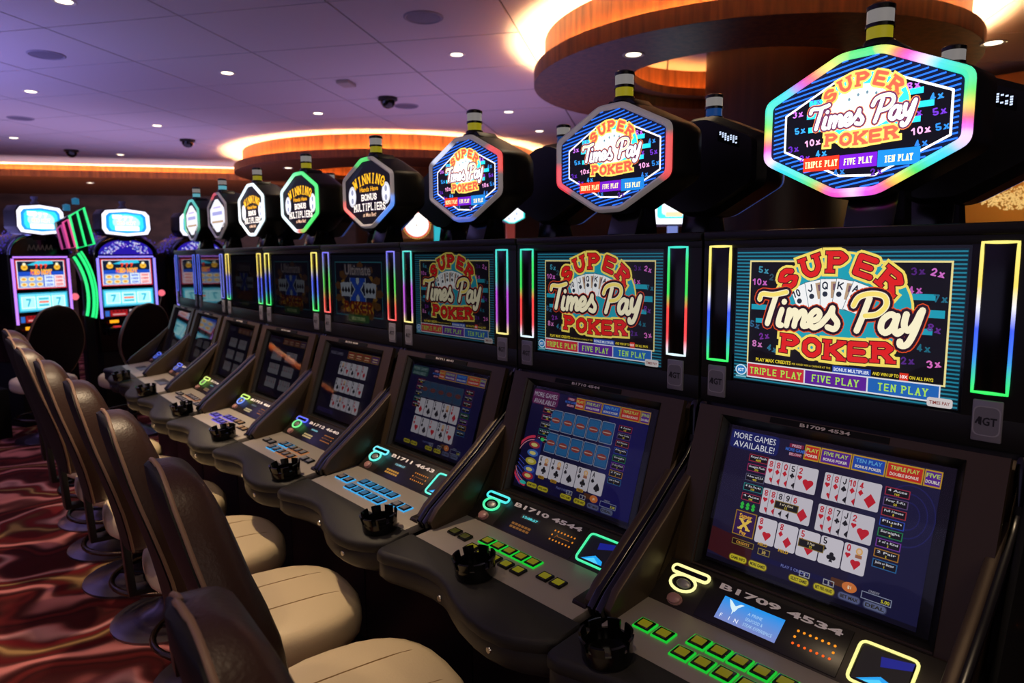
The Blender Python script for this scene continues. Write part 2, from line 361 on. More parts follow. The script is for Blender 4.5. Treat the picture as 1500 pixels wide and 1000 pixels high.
def super_title(a, f, L, k=1.0, faded=False, cards=True):
    """SUPER / Times Pay / POKER; f maps art coordinates, k scales widths"""
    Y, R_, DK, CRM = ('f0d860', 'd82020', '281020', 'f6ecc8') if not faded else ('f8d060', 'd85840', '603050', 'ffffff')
    S = lambda pts: [f(p) for p in pts]
    el = lambda cx, cy, rx, ry, col, l, n=44: a.poly(S([(cx+rx*math.cos(2*PI*i/n), cy+ry*math.sin(2*PI*i/n)) for i in range(n)]), col, l)
    el(8.1, 5.95, 5.0, 3.95, Y, L); el(8.1, 5.95, 4.84, 3.8, '149cb0' if not faded else '30d8e0', L+1)
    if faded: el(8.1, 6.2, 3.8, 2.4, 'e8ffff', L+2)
    if cards:
        for i, r in enumerate(('10', 'J', 'Q', 'K', 'A')):
            t = math.radians(23-10.5*i); cx, cy = 7.75-6*math.sin(t), 1.55+6*math.cos(t)*1.0
            g = lambda p, t=t, cx=cx, cy=cy: f((cx+p[0]*math.cos(t)-p[1]*math.sin(t), cy+p[0]*math.sin(t)+p[1]*math.cos(t)))
            Q = [(-.75, -1.6), (.75, -1.6), (.75, .42), (-.75, .42)]
            a.poly([g(p) for p in [(-.79, -1.64), (.79, -1.64), (.79, .46), (-.79, .46)]], '406070', L+2+i*.5); a.poly([g(p) for p in Q], 'f4f4f4', L+2.2+i*.5)
            for ch, dx in ((('1', -.18), ('0', .12)) if r == '10' else ((r, 0),)):
                a.slab(ch, lambda p, dx=dx: g((p[0]-.42+dx, p[1]-.3)), .3 if r == '10' else .42, .55, .1*k, '202838', L+2.4+i*.5, False)
            for q in ((-.42, -.62),):
                P = [g((q[0]+.2*math.cos(x), q[1]+.2*math.sin(x))) for x in (0, .8, 1.6, 2.4, 3.2, 4.0, 4.7, 5.5)]; a.poly(P, '202838', L+2.4+i*.5)
            if r in 'JQK': a.poly([g(p) for p in ((0, -.9), (.6, -.9), (.6, .25), (0, .25))], 'b89878', L+2.4+i*.5); a.poly([g(p) for p in ((.15, -.35), (.45, -.35), (.45, .1), (.15, .1))], '705060', L+2.45+i*.5)
    M = L+6
    def arc(i):
        t = math.radians((2-i)*18.6)
        return lambda p: f((7.95+(-math.sin(t)*(5.45-.2)+p[0]*math.cos(t)-p[1]*math.sin(t)), 3.15+math.cos(t)*(5.45-.2)+p[0]*math.sin(t)+p[1]*math.cos(t)))
    def row(i):
        t = math.radians((i-2)*1.2); x = 8.0+(i-2)*1.66
        return lambda p: f((x+p[0]*math.cos(t)-p[1]*math.sin(t), 2.3+abs(i-2)**2*.04+p[0]*math.sin(t)+p[1]*math.cos(t)))
    q = math.dist(f((0, 0)), f((1, 0)))
    for (ext, col, l) in ((.50, Y, M), (.14, '501010' if not faded else 'e8a050', M+1), (0, R_, M+2)):
        for i, ch in enumerate('SUPER'): a.slab(ch, arc(i), 1.42, 1.5, .36, col, l, True, q, ext)
        for i, ch in enumerate('POKER'): a.slab(ch, row(i), 1.40, 1.42, .35, col, l, True, q, ext)
    for (ww, col, l) in ((.94, 'd84818' if not faded else 'f08040', M+3), (.80, DK, M+4), (.43, CRM, M+5)):
        for pl in SUPER_T:
            P = [(x, y) for x, y in pl]; Q = [P[0]]+P+[P[-1]]; out = []
            for i in range(1, len(Q)-2):
                for j in range(4):
                    t = j/4; A, B, C_, D = Q[i-1], Q[i], Q[i+1], Q[i+2]
                    out.append(tuple(.5*(2*B[q]+(C_[q]-A[q])*t+(2*A[q]-5*B[q]+4*C_[q]-D[q])*t*t+(3*B[q]-A[q]-3*C_[q]+D[q])*t**3) for q in (0, 1)))
            out.append(P[-1]); sc_ = math.dist(f((0, 0)), f((1, 0))); a.stroke([f(p) for p in out], ww*sc_, col, l)
    for pl in (SUPER_T[0], SUPER_T[10]): a.spline([f(p) for p in pl], .3*math.dist(f((0, 0)), f((1, 0))), 'f4dc70' if not faded else 'fff0b0', M+6)
MULT = [('5x', 2.3, 8.55, '3a88a0'), ('10x', 2.1, 7.65, 'c060b8'), ('2x', 3.2, 8.0, '284858'), ('2x', 14.3, 8.5, 'c868c0'), ('4x', 13.1, 7.4, 'b858b0'), ('7x', 14.6, 6.9, '206880'), ('3x', 13.2, 8.6, '4c2070'),
 ('8x', 2.0, 2.95, 'c070b0'), ('3x', 14.5, 2.75, 'd068b8'), ('8x', 14.3, 5.0, '5c2884'), ('2x', 12.9, 2.8, '50247c'), ('4x', 13.8, 3.7, '1c6478'), ('4x', 3.2, 2.7, '2a6c88'), ('2x', 2.6, 3.6, '6c2a8c'), ('5x', 1.7, 4.4, '2c5c80')]
def upper_frame(o, W=16, H=10, unit=.0277):
    return Art(o, (0, -unit, 0), (0, 0, unit*1.025), (-1, 0, 0))
def art_super():
    a = upper_frame(SCO)
    a.rect(0, 0, 16, 10, '06202c', 0)
    for i in range(38): a.rect(.05, .08+i*.262, 15.95, .19+i*.262, '1c7890', 1)
    a.rect(1.15, 1.35, 15.2, 9.25, 'e8d890', 2); a.rect(1.27, 1.45, 15.08, 9.13, '08060c', 3)
    for x0, y0, x1, y1 in ((12.6, 6.75, 14.3, 7.15), (12.8, 5.65, 14.9, 6.15), (12.7, 4.55, 14.25, 4.95), (1.4, 5.55, 3.2, 5.95), (1.9, 6.6, 3.6, 6.95), (1.8, 4.55, 3.2, 4.9)): a.rect(x0, y0, x1, y1, '1898b0', 4)
    for t, x, y, c in MULT: a.line(t, x, y-.25, .5, c, 4, w=.7, sw=.2, serif=True, ang=(int(x*7+y*3) % 5-2)*6)
    super_title(a, lambda p: p, 5)
    a.bf('PLAY MAX CREDITS', 1.95, 1.62, .26, 'e8d030', 12, .02, 'l', wfit=2.85)
    a.bf('PER HAND WIN A CHANCE AT THE', 4.9, 1.64, .15, 'd0b838', 12, .01, 'l', wfit=2.9)
    a.rect(7.95, 1.45, 10.6, 1.92, '2848a8', 12); a.bf('BONUS MULTIPLIER', 9.27, 1.57, .24, 'e0e8f8', 13, .02, wfit=2.45)
    a.bf('AND WIN UP TO', 10.7, 1.6, .22, 'e8d030', 12, .02, 'l', wfit=1.7); a.rect(12.45, 1.45, 13.0, 1.95, 'd83018', 12); a.bf('10X', 12.72, 1.6, .22, 'ffffff', 13, .02); a.bf('ON ALL PAYS', 13.05, 1.6, .22, 'e8d030', 12, .02, 'l', wfit=1.45)
    a.rect(1.2, .3, 14.95, 1.45, 'd8d8e0', 11)
    for x0, x1, c, t in ((1.28, 5.85, 'c02838', 'TRIPLE PLAY'), (5.95, 10.35, '5a2090', 'FIVE PLAY'), (10.45, 14.87, '2060b0', 'TEN PLAY')):
        a.rect(x0, .4, x1, 1.36, c, 12); a.line(t, (x0+x1)/2, .6, .52, 'a8dc50', 13, w=.62, sw=.165, gap=.2, serif=True)
    a.ell(.7, .8, .5, .42, 'c8e0f0', 12, 16); a.ell(.7, .8, .4, .33, '2878b8', 13, 16); a.bf('IGT', .7, .68, .24, 'f0f8ff', 14, .02); a.rect(.25, .22, 1.15, .34, '80b8c8', 12)
    a.rrect(14.2, .02, 15.7, .62, .15, 'c8c0c0', 13); a.bf('TIMES PAY', 14.95, .2, .22, '803028', 14, .02, wfit=1.2)
    return a
def art_ultimate():
    a = upper_frame(SCO)
    a.rect(0, 0, 16, 10, '061420', 0)
    for i in range(30): a.rect(.05, .1+i*.33, 15.95, .2+i*.33, '0e3444', 1)
    a.rect(1.1, 1.2, 14.9, 9.0, '3a90a0', 2); a.rect(1.25, 1.35, 14.75, 8.85, '060a14', 3)
    for i in range(26):
        t = 2*PI*i/26; r = 5.2 if i % 2 else 6.6
        a.poly([(8, 4.6), (8+r*math.cos(t-.14), 4.6+.62*r*math.sin(t-.14)), (8+r*1.1*math.cos(t), 4.6+.68*r*math.sin(t)), (8+r*math.cos(t+.14), 4.6+.62*r*math.sin(t+.14))], 'a87818' if i % 2 else '704808', 4)
    a.ell(8, 4.8, 4.6, 2.9, '0c1830', 5)
    for e, c, l in ((.09, '40404c', 6), (.02, 'b0a0a0', 7)): a.bf('Ultimate', 8.0, 7.15, 1.5, c, l, e, wfit=7.4+e*8)
    for x in (4.4, 11.6):
        for dx, t in ((-.9, .15), (0, 0), (.9, -.15)):
            c_, s_ = math.cos(t), math.sin(t); a.poly([(x+dx+p*c_-q*s_, 5+p*s_+q*c_) for p, q in ((-.65, -1), (.65, -1), (.65, 1), (-.65, 1))], 'c8d0e0', 7); a.suit('s', x+dx, 5, .4, 8)
    for e, c, l in ((.5, 'c8d8f0', 9), (.1, '102060', 10), (0, '2858d8', 11)): a.slab('X', lambda p: (8+p[0], 3.4+p[1]), 3.6, 3.3, .85+e, c, l)
    for e, c, l in ((.34, 'e0a030', 12), (0, '88301c', 13)):
        for i, ch in enumerate('POKER'): a.slab(ch, lambda p: (4.6+1.7*i+p[0], 1.75+p[1]), 1.45, 1.6, .4+e, c, l)
    a.rrect(4.9, .35, 11.1, 1.45, .3, '3c6a30', 12); a.bf('MULTIPLIERS', 8, .65, .5, 'd8e8a0', 13, .02)
    return a
SCO = (.0065, .557, 1.222)       # lower left corner of the upper picture as the player sees it
LSP = Vector((-.03, 0, 1.149)); LSD = Vector((-.309, 0, -.951)); LSN = Vector((-.951, 0, .309))
def lower_art():
    u = .0262; o = LSP+LSD*(.029+11*u*.985)-LSN*.0205+Vector((0, .54, 0))
    a = Art((o.x, .54, o.z), (0, -u, 0), tuple(-LSD*u*.985), tuple(LSN)); a.o = a.P((0, 1), 0); return a
def poker_common(a, blue='14165a', red=False):
    a.rect(0, -1, 16, 10, '0a0a38' if not red else '151130', 0); a.rect(11.2, -1, 16, 9.9, blue, 1)
    if red: a.poly([(0, 1.6), (3.8, 1.2), (3.8, -.9), (0, -.4)], '380c10', 1)
    for i, r in enumerate((2.2, 2.1, 1.6, 1.5, 1.0, .9)): a.ell(14.3, 6.4, r*.8, r, '1c1e58' if i % 2 == 0 else blue, 2+i, 24)
    for i, (x0, x1, c, t1, t2) in enumerate(((6.45, 7.65, 'c82818', 'PLAY', 'POKER'), (7.7, 10.0, '582090', 'FIVE PLAY', 'BONUS POKER'), (10.05, 12.4, '1848b0', 'TEN PLAY', 'BONUS POKER'), (12.45, 14.85, 'c82818', 'TRIPLE PLAY', 'DOUBLE BONUS'), (14.9, 16.0, '582090', 'FIVE', 'DOUBLE'))):
        a.rect(x0, 8.72, x1, 9.9, 'c89820', 8); a.rect(x0+.08, 8.82, x1-.08, 9.8, c, 9); w_ = (x1-x0)*.78
        a.bf(t1, (x0+x1)/2, 9.38, .3, 'c0d860' if i != 2 else '60a8e0', 10, .02, wfit=w_); a.bf(t2, (x0+x1)/2, 8.98, .22, 'f0e8d8', 10, .02, wfit=w_)
    a.rect(5.2, 9.45, 6.35, 9.75, '801838', 8); a.bf('PRESS', 5.78, 9.5, .22, 'd8b0c0', 9, .02); a.bf('MORE GAMES', 5.78, 9.15, .25, '3868c8', 9, .03, wfit=1.7); a.rect(5.3, 8.78, 6.25, 9.05, '801838', 8); a.bf('BELOW!', 5.78, 8.83, .2, 'd8b0c0', 9, .02)
    nm = ['Royal Flush', 'Straight Flush', '4 Aces w/2,3,4', '4 2s,3s,4s', '4 Aces', 'Four 5-Ks', 'Full House', 'Flush', 'Straight', '3 of a Kind', '2 Pair', 'Jacks or Better']
    vals = ['4000', '250', '400', '160', '160', '50', '8', '5', '4', '3', '2', '1']
    cols = ['a02838', 'a02860', '505068', '208080', 'a02840', '604878', 'a03038', '2848b0', '20804c', '7838a0', 'b07820', '2868a0', '5838a0']
    for i in range(5):
        y = 7.63-i*.81
        a.rect(2.05, y, 3.72, y+.6, cols[i], 8); a.rect(2.12, y+.06, 3.65, y+.54, '0a0a10', 9); a.bf(nm[i], 2.88, y+.32, .17, 'e8e8f0', 10, .01, wfit=1.35); a.bf(vals[i], 2.88, y+.09, .17, 'e0c830', 10, .02)
    for i in range(8):
        y = 7.52-i*.74
        a.rect(12.62, y, 14.25, y+.6, cols[4+i], 8); a.rect(12.69, y+.06, 14.18, y+.54, '0a0a10', 9); a.bf(nm[4+i], 13.43, y+.32, .17, 'e8e8f0', 10, .01, wfit=1.25); a.bf(vals[4+i], 13.43, y+.09, .17, 'e0c830', 10, .02)
    for x0, t, c in ((2.0, 'GAME INFO', 'c8b828'), (3.7, 'MORE GAMES', 'c8b828'), (7.05, 'SELECT GAMES', 'c8b828'), (8.95, 'BET PER HAND', 'c8b828'), (10.75, 'BET MAX', '5a6088'), (12.5, 'DEAL', '60688c')):
        a.rrect(x0, -.62, x0+1.6, -.05, .25, '706010' if c[0] == 'c' else '383c58', 8); a.rrect(x0+.06, -.56, x0+1.54, -.1, .22, c, 9); a.bf(t, x0+.8, -.44, .24, '28240c', 10, .03, wfit=1.25)
    a.rect(3.9, .12, 10.2, .5, '0c0e40', 8); a.bf('PLAY 5 CREDITS', 7.4, .2, .22, '7880c0', 9, .01)
    for x in (7.8, 9.6): a.frame(x, .0, x+.8, .42, .06, 'a8a8a8', 9); a.bf('5', x+.4, .1, .22, 'e0e0e0', 9, .01)
    a.rrect(10.1, .22, 11.1, .72, .1, '583010', 8); a.ell(11.45, .4, .52, .36, 'd87838', 9, 18); a.bf('$1', 11.45, .3, .22, 'fff0d0', 10, .02)
    a.frame(12.3, -.02, 14.3, .5, .05, '9098b0', 9); a.bf('5.00', 13.9, .1, .24, 'd8d030', 10, .02); a.bf('CREDIT', 13.1, .55, .16, 'a0a0b0', 9, .01)
    a.rect(0, -1, 16, -.66, '04041a', 7)
def art_low1():
    a = lower_art(); poker_common(a, '13143a', True)
    a.rrect(.1, 8.45, 4.35, 10, .3, '101c60', 7); a.bf('MORE GAMES', .35, 9.3, .52, 'e8e8f0', 9, .0, 'l', wfit=3.7); a.bf('AVAILABLE!', .45, 8.6, .52, 'e8e8f0', 9, .0, 'l', wfit=3.6)
    H = [((3.72, 6.18, 7.82, 8.17), (('8', 'h'), ('8', 'd'), ('Q', 'd'), ('5', 'c'), ('2', 'h'))), ((8.32, 6.1, 12.4, 8.14), (('8', 'h'), ('8', 'd'), ('J', 's'), ('10', 'd'), ('4', 'd'))),
         ((3.78, 3.77, 7.83, 5.8), (('8', 'h'), ('8', 'd'), ('8', 'c'), ('9', 'c'), ('6', 'd'))), ((8.28, 3.68, 12.33, 5.7), (('8', 'h'), ('8', 'd'), ('7', 'c'), ('J', 's'), ('2', 'h')))]
    for (x0, y0, x1, y1), cs in H:
        st = (x1-x0-1.65)/4
        for i, (r, su) in enumerate(cs):
            l = 8+i*.5
            a.rrect(x0+i*st-.03, y0, x0+i*st+1.65, y1, .12, '303038', l); a.rrect(x0+i*st, y0, x0+i*st+1.65, y1, .12, 'd2ccd6', l+.15)
            c = 'c81828' if su in 'hd' else '101014'
            if r == '10': a.line('1', x0+i*st+.15, y1-.62, .48, c, l+.3, sw=.16); a.line('0', x0+i*st+.38, y1-.62, .48, c, l+.3, w=.4, sw=.16)
            else: a.line(r, x0+i*st+.3, y1-.62, .48, c, l+.3, w=.6, sw=.17)
            a.suit(su, x0+i*st+.3, y1-.92, .19, l+.3)
            if i == 4: a.suit(su, x0+i*st+1.0, y0+.68, .42, l+.3)
            else: a.suit(su, x0+i*st+.55, y0+.35, .2, l+.3)
    for i, (r, su) in enumerate((('8', 'h'), ('8', 'd'), ('5', 'd'), ('5', 'c'), ('Q', 'h'))): a.card(3.82+i*1.7, 1.42, 3.82+i*1.7+1.62, 3.46, r, su, 8)
    for x, y, t in ((4.9, 4.45, '3 of a Kind'), (7.3, 2.15, '2 Pair')):
        a.rect(x, y, x+1.95, y+.62, '8a7020', 12); a.rect(x+.06, y+.06, x+1.89, y+.56, '101008', 13); a.bf(t, x+.97, y+.32, .18, 'f0e0c0', 14, .01); a.bf('15', x+.97, y+.1, .18, 'e0c830', 14, .02)
    for x in (4.4, 6.1): a.bf('HELD', x+.2, 1.25, .24, 'd0a020', 12, .03)
    a.line('$$$', 2.75, 3.65, .55, '30c040', 10, w=.6, sw=.2); a.rect(1.85, 1.5, 3.7, 3.5, 'a07818', 8); a.rect(1.93, 1.58, 3.62, 3.42, '30104c', 9)
    a.bf('Super', 2.78, 2.95, .35, 'f0b030', 10, .03); a.slab('X', lambda p: (2.78+p[0], 2.0+p[1]), .9, .9, .22, 'f0c850', 10); a.bf('Pay', 2.78, 1.65, .3, 'f0b030', 10, .03)
    a.rect(2.0, .72, 3.9, 1.2, '807030', 8); a.rect(2.06, .78, 3.84, 1.14, '200808', 9); a.bf('CREDITS', 2.95, .84, .22, 'd09838', 10, .02)
    a.frame(4.3, .55, 5.3, 1.05, .06, '908040', 9); a.bf('30', 4.8, .68, .24, 'e0c060', 10, .02)
    return a
def art_low2():
    a = lower_art(); poker_common(a, '0c0e5c')
    a.rrect(-.0, 8.35, 3.95, 10, .3, '60184c', 7); a.bf('MORE GAMES', .2, 9.2, .55, 'c8c0d0', 9, .0, 'l', wfit=3.5); a.bf('AVAILABLE!', .3, 8.45, .55, 'c8c0d0', 9, .0, 'l', wfit=3.3)
    for row, (y0, y1) in enumerate(((5.95, 8.15), (3.5, 5.7))):
        for i in range(5):
            x = 3.35+i*1.78
            a.rrect(x, y0, x+1.7, y1, .15, '9098b0', 8); a.rrect(x+.07, y0+.07, x+1.63, y1-.07, .12, '1c5890', 9); a.rrect(x+.2, y0+.2, x+1.5, y1-.2, .1, '2468a0', 10)
            a.ell(x+.85, (y0+y1)/2, .62, .3, '903c34', 11, 18); a.rect(x+.35, (y0+y1)/2-.05, x+1.35, (y0+y1)/2+.05, 'd0a898', 12)
    for i, (r, su) in enumerate((('K', 'c'), ('J', 'c'), ('3', 's'), ('Q', 'c'), ('A', 's'))): a.card(3.0+i*1.87, .85, 3.0+i*1.87+1.8, 3.05, r, su, 8)
    for i in (0, 1, 3): a.rrect(3.45+i*1.87, .62, 4.35+i*1.87, .95, .1, 'b88818', 12); a.bf('HELD', 3.9+i*1.87, .7, .18, '301c04', 13, .02)
    # neon wheel reel shown at the left of the game picture
    a.stroke([(1.9+2.6*math.cos(math.radians(t)), 2.1+2.7*math.sin(math.radians(t))) for t in range(95, 266, 10)], .28, 'e03858', 13); a.stroke([(1.9+2.3*math.cos(math.radians(t)), 2.1+2.35*math.sin(math.radians(t))) for t in range(95, 266, 10)], .08, 'f8a0b0', 14)
    a.rect(1.9-.1, .0, 3.0, 4.6, '182878', 12)
    for y, c in ((3.9, 'a83040'), (3.0, '4878c8'), (2.1, 'c0b030'), (1.2, '3858b8'), (.5, 'b82838')): a.ell(1.9, y, .85, .38, c, 13, 16); a.ell(1.9, y, .5, .2, 'e8d880', 14, 12)
    a.ell(2.9, 4.7, .3, .2, '38d868', 15, 12); a.ell(1.4, -.35, .5, .2, '30d0c0', 15, 12)
    for i in range(7): a.stroke([(0, 2.4-i*.4), (1.0, 2.0-i*.45)], .06, '4858d0', 10)
    return a
def art_low3():
    a = lower_art(); poker_common(a, '161448'); a.rrect(.2, 8.6, 4.0, 9.9, .3, '1c4840', 7); a.bf('MORE GAMES', .5, 9.3, .45, '90a8a8', 9, .0, 'l', wfit=3.2); a.bf('AVAILABLE!', .5, 8.7, .45, '90a8a8', 9, .0, 'l', wfit=3.0)
    for i in range(5):
        x = 3.2+i*1.82
        a.rrect(x, 5.9, x+1.72, 8.1, .15, '50586c', 8); a.rrect(x+.08, 5.98, x+1.64, 8.02, .12, '2a4a68', 9); a.ell(x+.86, 7.0, .6, .3, '6c3830', 10, 14)
    for row, y in enumerate((3.5, 1.0)):
        for i, (r, su) in enumerate((('4', 'd'), ('8', 's'), ('5', 's'), ('Q', 'c'), ('3', 'd')) if row == 0 else (('4', 'h'), ('8', 's'), ('7', 'h'), ('Q', 'c'), ('3', 'h'))): a.card(3.1+i*1.85, y, 3.1+i*1.85+1.76, y+2.25, r, su, 8)
    return a
def art_low4(n):
    a = lower_art(); a.rect(0, -1, 16, 10, '0c0a20', 0)
    for x, c in ((6.2, '983018'), (8.6, '983018'), (11, '983018'), (13.4, '5c2870')): a.rect(x, 8.7, x+2.2, 9.9, 'a88030', 3); a.rect(x+.1, 8.8, x+2.1, 9.8, c, 4); a.rect(x+.4, 9.3, x+1.8, 9.5, 'e0c090', 5); a.rect(x+.4, 8.95, x+1.8, 9.1, 'e0c090', 5)
    a.bf('MORE GAMES', .6, 9.0, .5, '9088a0', 4, .0, 'l', wfit=4)
    if n == 3: G = [(4.4, y, 1.75, 2.1) for y in (6.0, 3.3, .6)]
    else: G = [(x, y, .92, 1.9) for y in (5.6, 3.0, .4) for x in (2.6, 8.6)]
    for gx, gy, st, h in G:
        for i in range(5): a.card(gx+i*st, gy, gx+i*st+st*.95, gy+h, 'A5K79'[(i+int(gy*2)) % 5], 'dchsh'[(i+int(gy)) % 5], 4+i*.3, n == 3)
    a.rect(12.4, -.4, 15.4, .6, '402030', 3);  a.rect(.6, -.5, 6, .2, '282050', 3)
    return a
# ------------------------------------------------------------------ sign art
SU = 1/23.5
def sgn(p): return (0, .535-.32-p[0]*SU, .143+(p[1]-3.5)*SU)    # sign coordinates: centred on the post, z above machine top
OCT = [(0, 6.5), (0, 3.5), (3.6, 1.6), (5.6, 1.6), (9.3, 3.5), (9.3, 6.5), (5.65, 8.25), (3.75, 8.25)]
def scaled(P, k, c=(4.65, 4.95)): return [(c[0]+(x-c[0])*k, c[1]+(y-c[1])*k) for x, y in P]
def rounded(P, r, n=4):
    out = []; N = len(P)
    for i in range(N):
        a, b, c = Vector(P[i-1]), Vector(P[i]), Vector(P[(i+1) % N]); d1 = (a-b).normalized(); d2 = (c-b).normalized(); p0 = b+d1*r; p1 = b+d2*r
        for k in range(n+1):
            t = k/n; q = p0*(1-t)**2+b*2*t*(1-t)+p1*t*t; out.append((q.x, q.y))
    return out
def inset(P, d):
    out = []; N = len(P); c = Vector((4.65, 4.95))
    for i in range(N):
        a, b, e = Vector(P[i-1]), Vector(P[i]), Vector(P[(i+1) % N]); n1 = Vector((-(b-a).y, (b-a).x)).normalized(); n2 = Vector((-(e-b).y, (e-b).x)).normalized()
        if n1.dot(c-b) < 0: n1 = -n1
        if n2.dot(c-b) < 0: n2 = -n2
        m = (n1+n2).normalized(); out.append(tuple(b+m*(d/m.dot(n1))))
    return out
def sign_art_base():
    o = Vector(sgn((0, 0))); return Art((-.0255, o.y, o.z), (0, -SU, 0), (0, 0, SU), (-1, 0, 0))
def art_sign_super():
    a = sign_art_base(); P = inset(OCT, .4); a.poly(P, '04102c', 0)
    # slanted blue lines clipped to the octagon
    for i in range(46):
        y0 = .6+i*.22; sl = .16; ts = []
        N = len(P); A_, B_ = Vector((-.5, y0-1.2)), Vector((9.8, y0-1.2+10.3*sl))
        for j in range(N):
            p, q = Vector(P[j]), Vector(P[(j+1) % N]); d = B_-A_; e = q-p; den = d.x*e.y-d.y*e.x
            if abs(den) < 1e-9: continue
            t = ((p-A_).x*e.y-(p-A_).y*e.x)/den; u = ((p-A_).x*d.y-(p-A_).y*d.x)/den
            if 0 <= u <= 1: ts.append(t)
        if len(ts) >= 2:
            t0, t1 = min(ts)+.012, max(ts)-.012
            if t1 > t0: a.stroke([tuple(A_+(B_-A_)*t0), tuple(A_+(B_-A_)*t1)], .075, '2468e8', 1, False)
    Wp = [(1.13, 5.72), (1.13, 4.0), (3.9, 2.6), (5.5, 2.5), (8.5, 3.9), (8.5, 5.74), (5.7, 7.0), (3.7, 7.05)]
    a.poly(Wp, '06060e', 2); a.stroke(Wp, .1, 'f4f0f4', 3, closed=True)
    for t, x, y, c in (('3x', 1.75, 5.75, 'b868d8'), ('5x', 1.9, 4.95, '3090e0'), ('10x', 2.6, 4.3, 'f0a0d0'), ('2x', 2.2, 3.6, '6428b0'), ('4x', 3.0, 3.75, '3090e0'), ('3x', 1.6, 4.1, '5424a0'), ('8x', 6.95, 6.2, 'b060e0'), ('4x', 7.9, 5.6, '2c80d0'), ('5x', 8.05, 4.95, '6430b8'),
                       ('2x', 7.1, 5.0, '7030b0'), ('10x', 7.4, 4.25, 'f0a0d8'), ('5x', 8.2, 4.3, '2878c8'), ('4x', 7.4, 3.7, '2870c8'), ('2x', 2.6, 6.2, '5028a0'), ('2x', 5.6, 2.65, '4c2090'), ('4x', 3.9, 2.8, '2868b0')):
        a.line(t, x, y-.15, .32, c, 4, w=.7, sw=.2, serif=True, ang=6)
    for x0, x1, y in ((2.3, 3.1, 6.15), (2.2, 2.9, 5.55), (6.6, 7.35, 5.95), (6.7, 7.8, 5.35), (6.6, 7.3, 4.75), (2.3, 3, 4.9)): a.rect(x0, y-.13, x1, y+.13, '28d0f0', 4)
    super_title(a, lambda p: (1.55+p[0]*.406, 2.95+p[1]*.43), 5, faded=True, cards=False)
    for q in ((4.2, 6.05), (4.6, 6.2), (5.0, 6.25), (5.4, 6.15)): a.ell(q[0], q[1], .06, .08, '607888', 9, 8)
    for x0, x1, y0, y1, c, t in ((2.14, 3.88, 2.92, 3.57, 'e83018', 'TRIPLE PLAY'), (3.9, 5.6, 2.9, 3.54, '6c18b8', 'FIVE PLAY'), (5.62, 7.39, 2.84, 3.57, '1878c8', 'TEN PLAY')):
        a.rect(x0, y0, x1, y1, c, 18); a.line(t, (x0+x1)/2, y0+.17, .3, 'fff0a8', 19, w=.42, sw=.15, gap=.1, serif=True)
    return a
def art_sign_win(white=False):
    a = sign_art_base(); a.poly(inset(OCT, .4), '050508', 0)
    for i in range(3): a.stroke([(1.2+i*.5, 6.0+i*.2), (2.8+i*.5, 7.4)], .05, '283048', 1)
    for x, s in ((1.75, 1), (8.0, -1)):
        for r, c, l in ((1.0, 'c8c8d0', 2), (.75, 'f0f0f8', 3)): a.ell(x, 4.7, r*.75, r, c, l, 20)
        for y in (4.3, 5.1): a.ell(x, y, .25, .3, '8c90a8', 4, 10)
    def arc(txt, y0, h, w_, rise, col, l, sw, e=0):
        n = len(txt)
        for i, ch in enumerate(txt):
            if ch == ' ': continue
            t = (i-(n-1)/2)/(n/2); g = -rise*t*1.1
            a.slab(ch, lambda p: (4.95+t*w_/2+p[0]*math.cos(g)-p[1]*math.sin(g), y0-rise*t*t+p[0]*math.sin(g)+p[1]*math.cos(g)), w_/n*.9, h, sw, col, l, True, 1.0, e)
    for e, c, l in ((.12, '50300c', 5), (0, 'f8b820', 6)): arc('WINNING', 5.75, .95, 5.4, .5, c, l, .17, e)
    a.bf('Hands Have', 4.95, 5.05, .45, 'f0a818', 6, .02, wfit=3.4)
    for e, c, l in ((.1, '401c50', 7), (0, 'f8f0e0', 8)):
        arc('BONUS', 4.2, .62, 2.9, .02, c, l, .12, e); arc('MULTIPLIERS', 3.25, .72, 5.9, .05, c, l, .12, e)
    a.bf('at Max Bet!', 4.95, 2.7, .38, 'f0c0a0', 8, .01)
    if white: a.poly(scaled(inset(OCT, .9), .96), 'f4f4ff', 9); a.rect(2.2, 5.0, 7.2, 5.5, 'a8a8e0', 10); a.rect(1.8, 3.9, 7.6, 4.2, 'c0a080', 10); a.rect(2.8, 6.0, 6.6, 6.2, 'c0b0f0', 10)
    return a
# ------------------------------------------------------------------ room
H = 3.3
floor = struct('floor', MB().box(-9, 16, -3, 23, -.1, 0), carpetmat(), 'patterned carpet floor with wavy maroon, pink and tan bands')
# ceiling slab and its panels, laid on the diagonal
ceil = struct('ceiling', MB().box(-9, 16, -3, 23, H+.012, H+.2), mat('ceiling_joint', '4a4248', .9), 'ceiling of large painted panels with dark joints')
E1 = Vector((math.cos(math.radians(37.5)), math.sin(math.radians(37.5)), 0))*.985; E2 = Vector((math.cos(math.radians(-53.5)), math.sin(math.radians(-53.5)), 0))*1.21
def vis(p):
    d = Vector(p)-Vector((0, 0, CAMZ)); z = d.dot(CF)
    if z < .3: return None
    return 750+1020*d.dot(CR)/z, 500-1020*d.dot(CU)/z
WP, WT = Vector((1.47, 15.28, 0)), Vector((.892, -.452, 0)); WN = Vector((.452, .892, 0))
n1, n2 = E1.normalized(), E2.normalized(); rest = MB(); cnt = 0; cand = []
for i in range(-22, 24):
    for j in range(-22, 20):
        o = Vector((2.52, 6.37, 0))+E1*i+E2*j; c = o+(E1+E2)*.5
        if not (-8 < c.x < 15 and -2.2 < c.y < 22): continue
        q = [vis((o+E1*a+E2*b).to_3d()+Vector((0, 0, H))) for a, b in ((0, 0), (1, 0), (1, 1), (0, 1), (.5, .5))]
        q = [t for t in q if t]
        seen = any(-60 < t[0] < 1560 and -60 < t[1] < 330 for t in q) and (c-WP).dot(WN) < .3
        cand.append((0 if seen else 1, c.length, o))
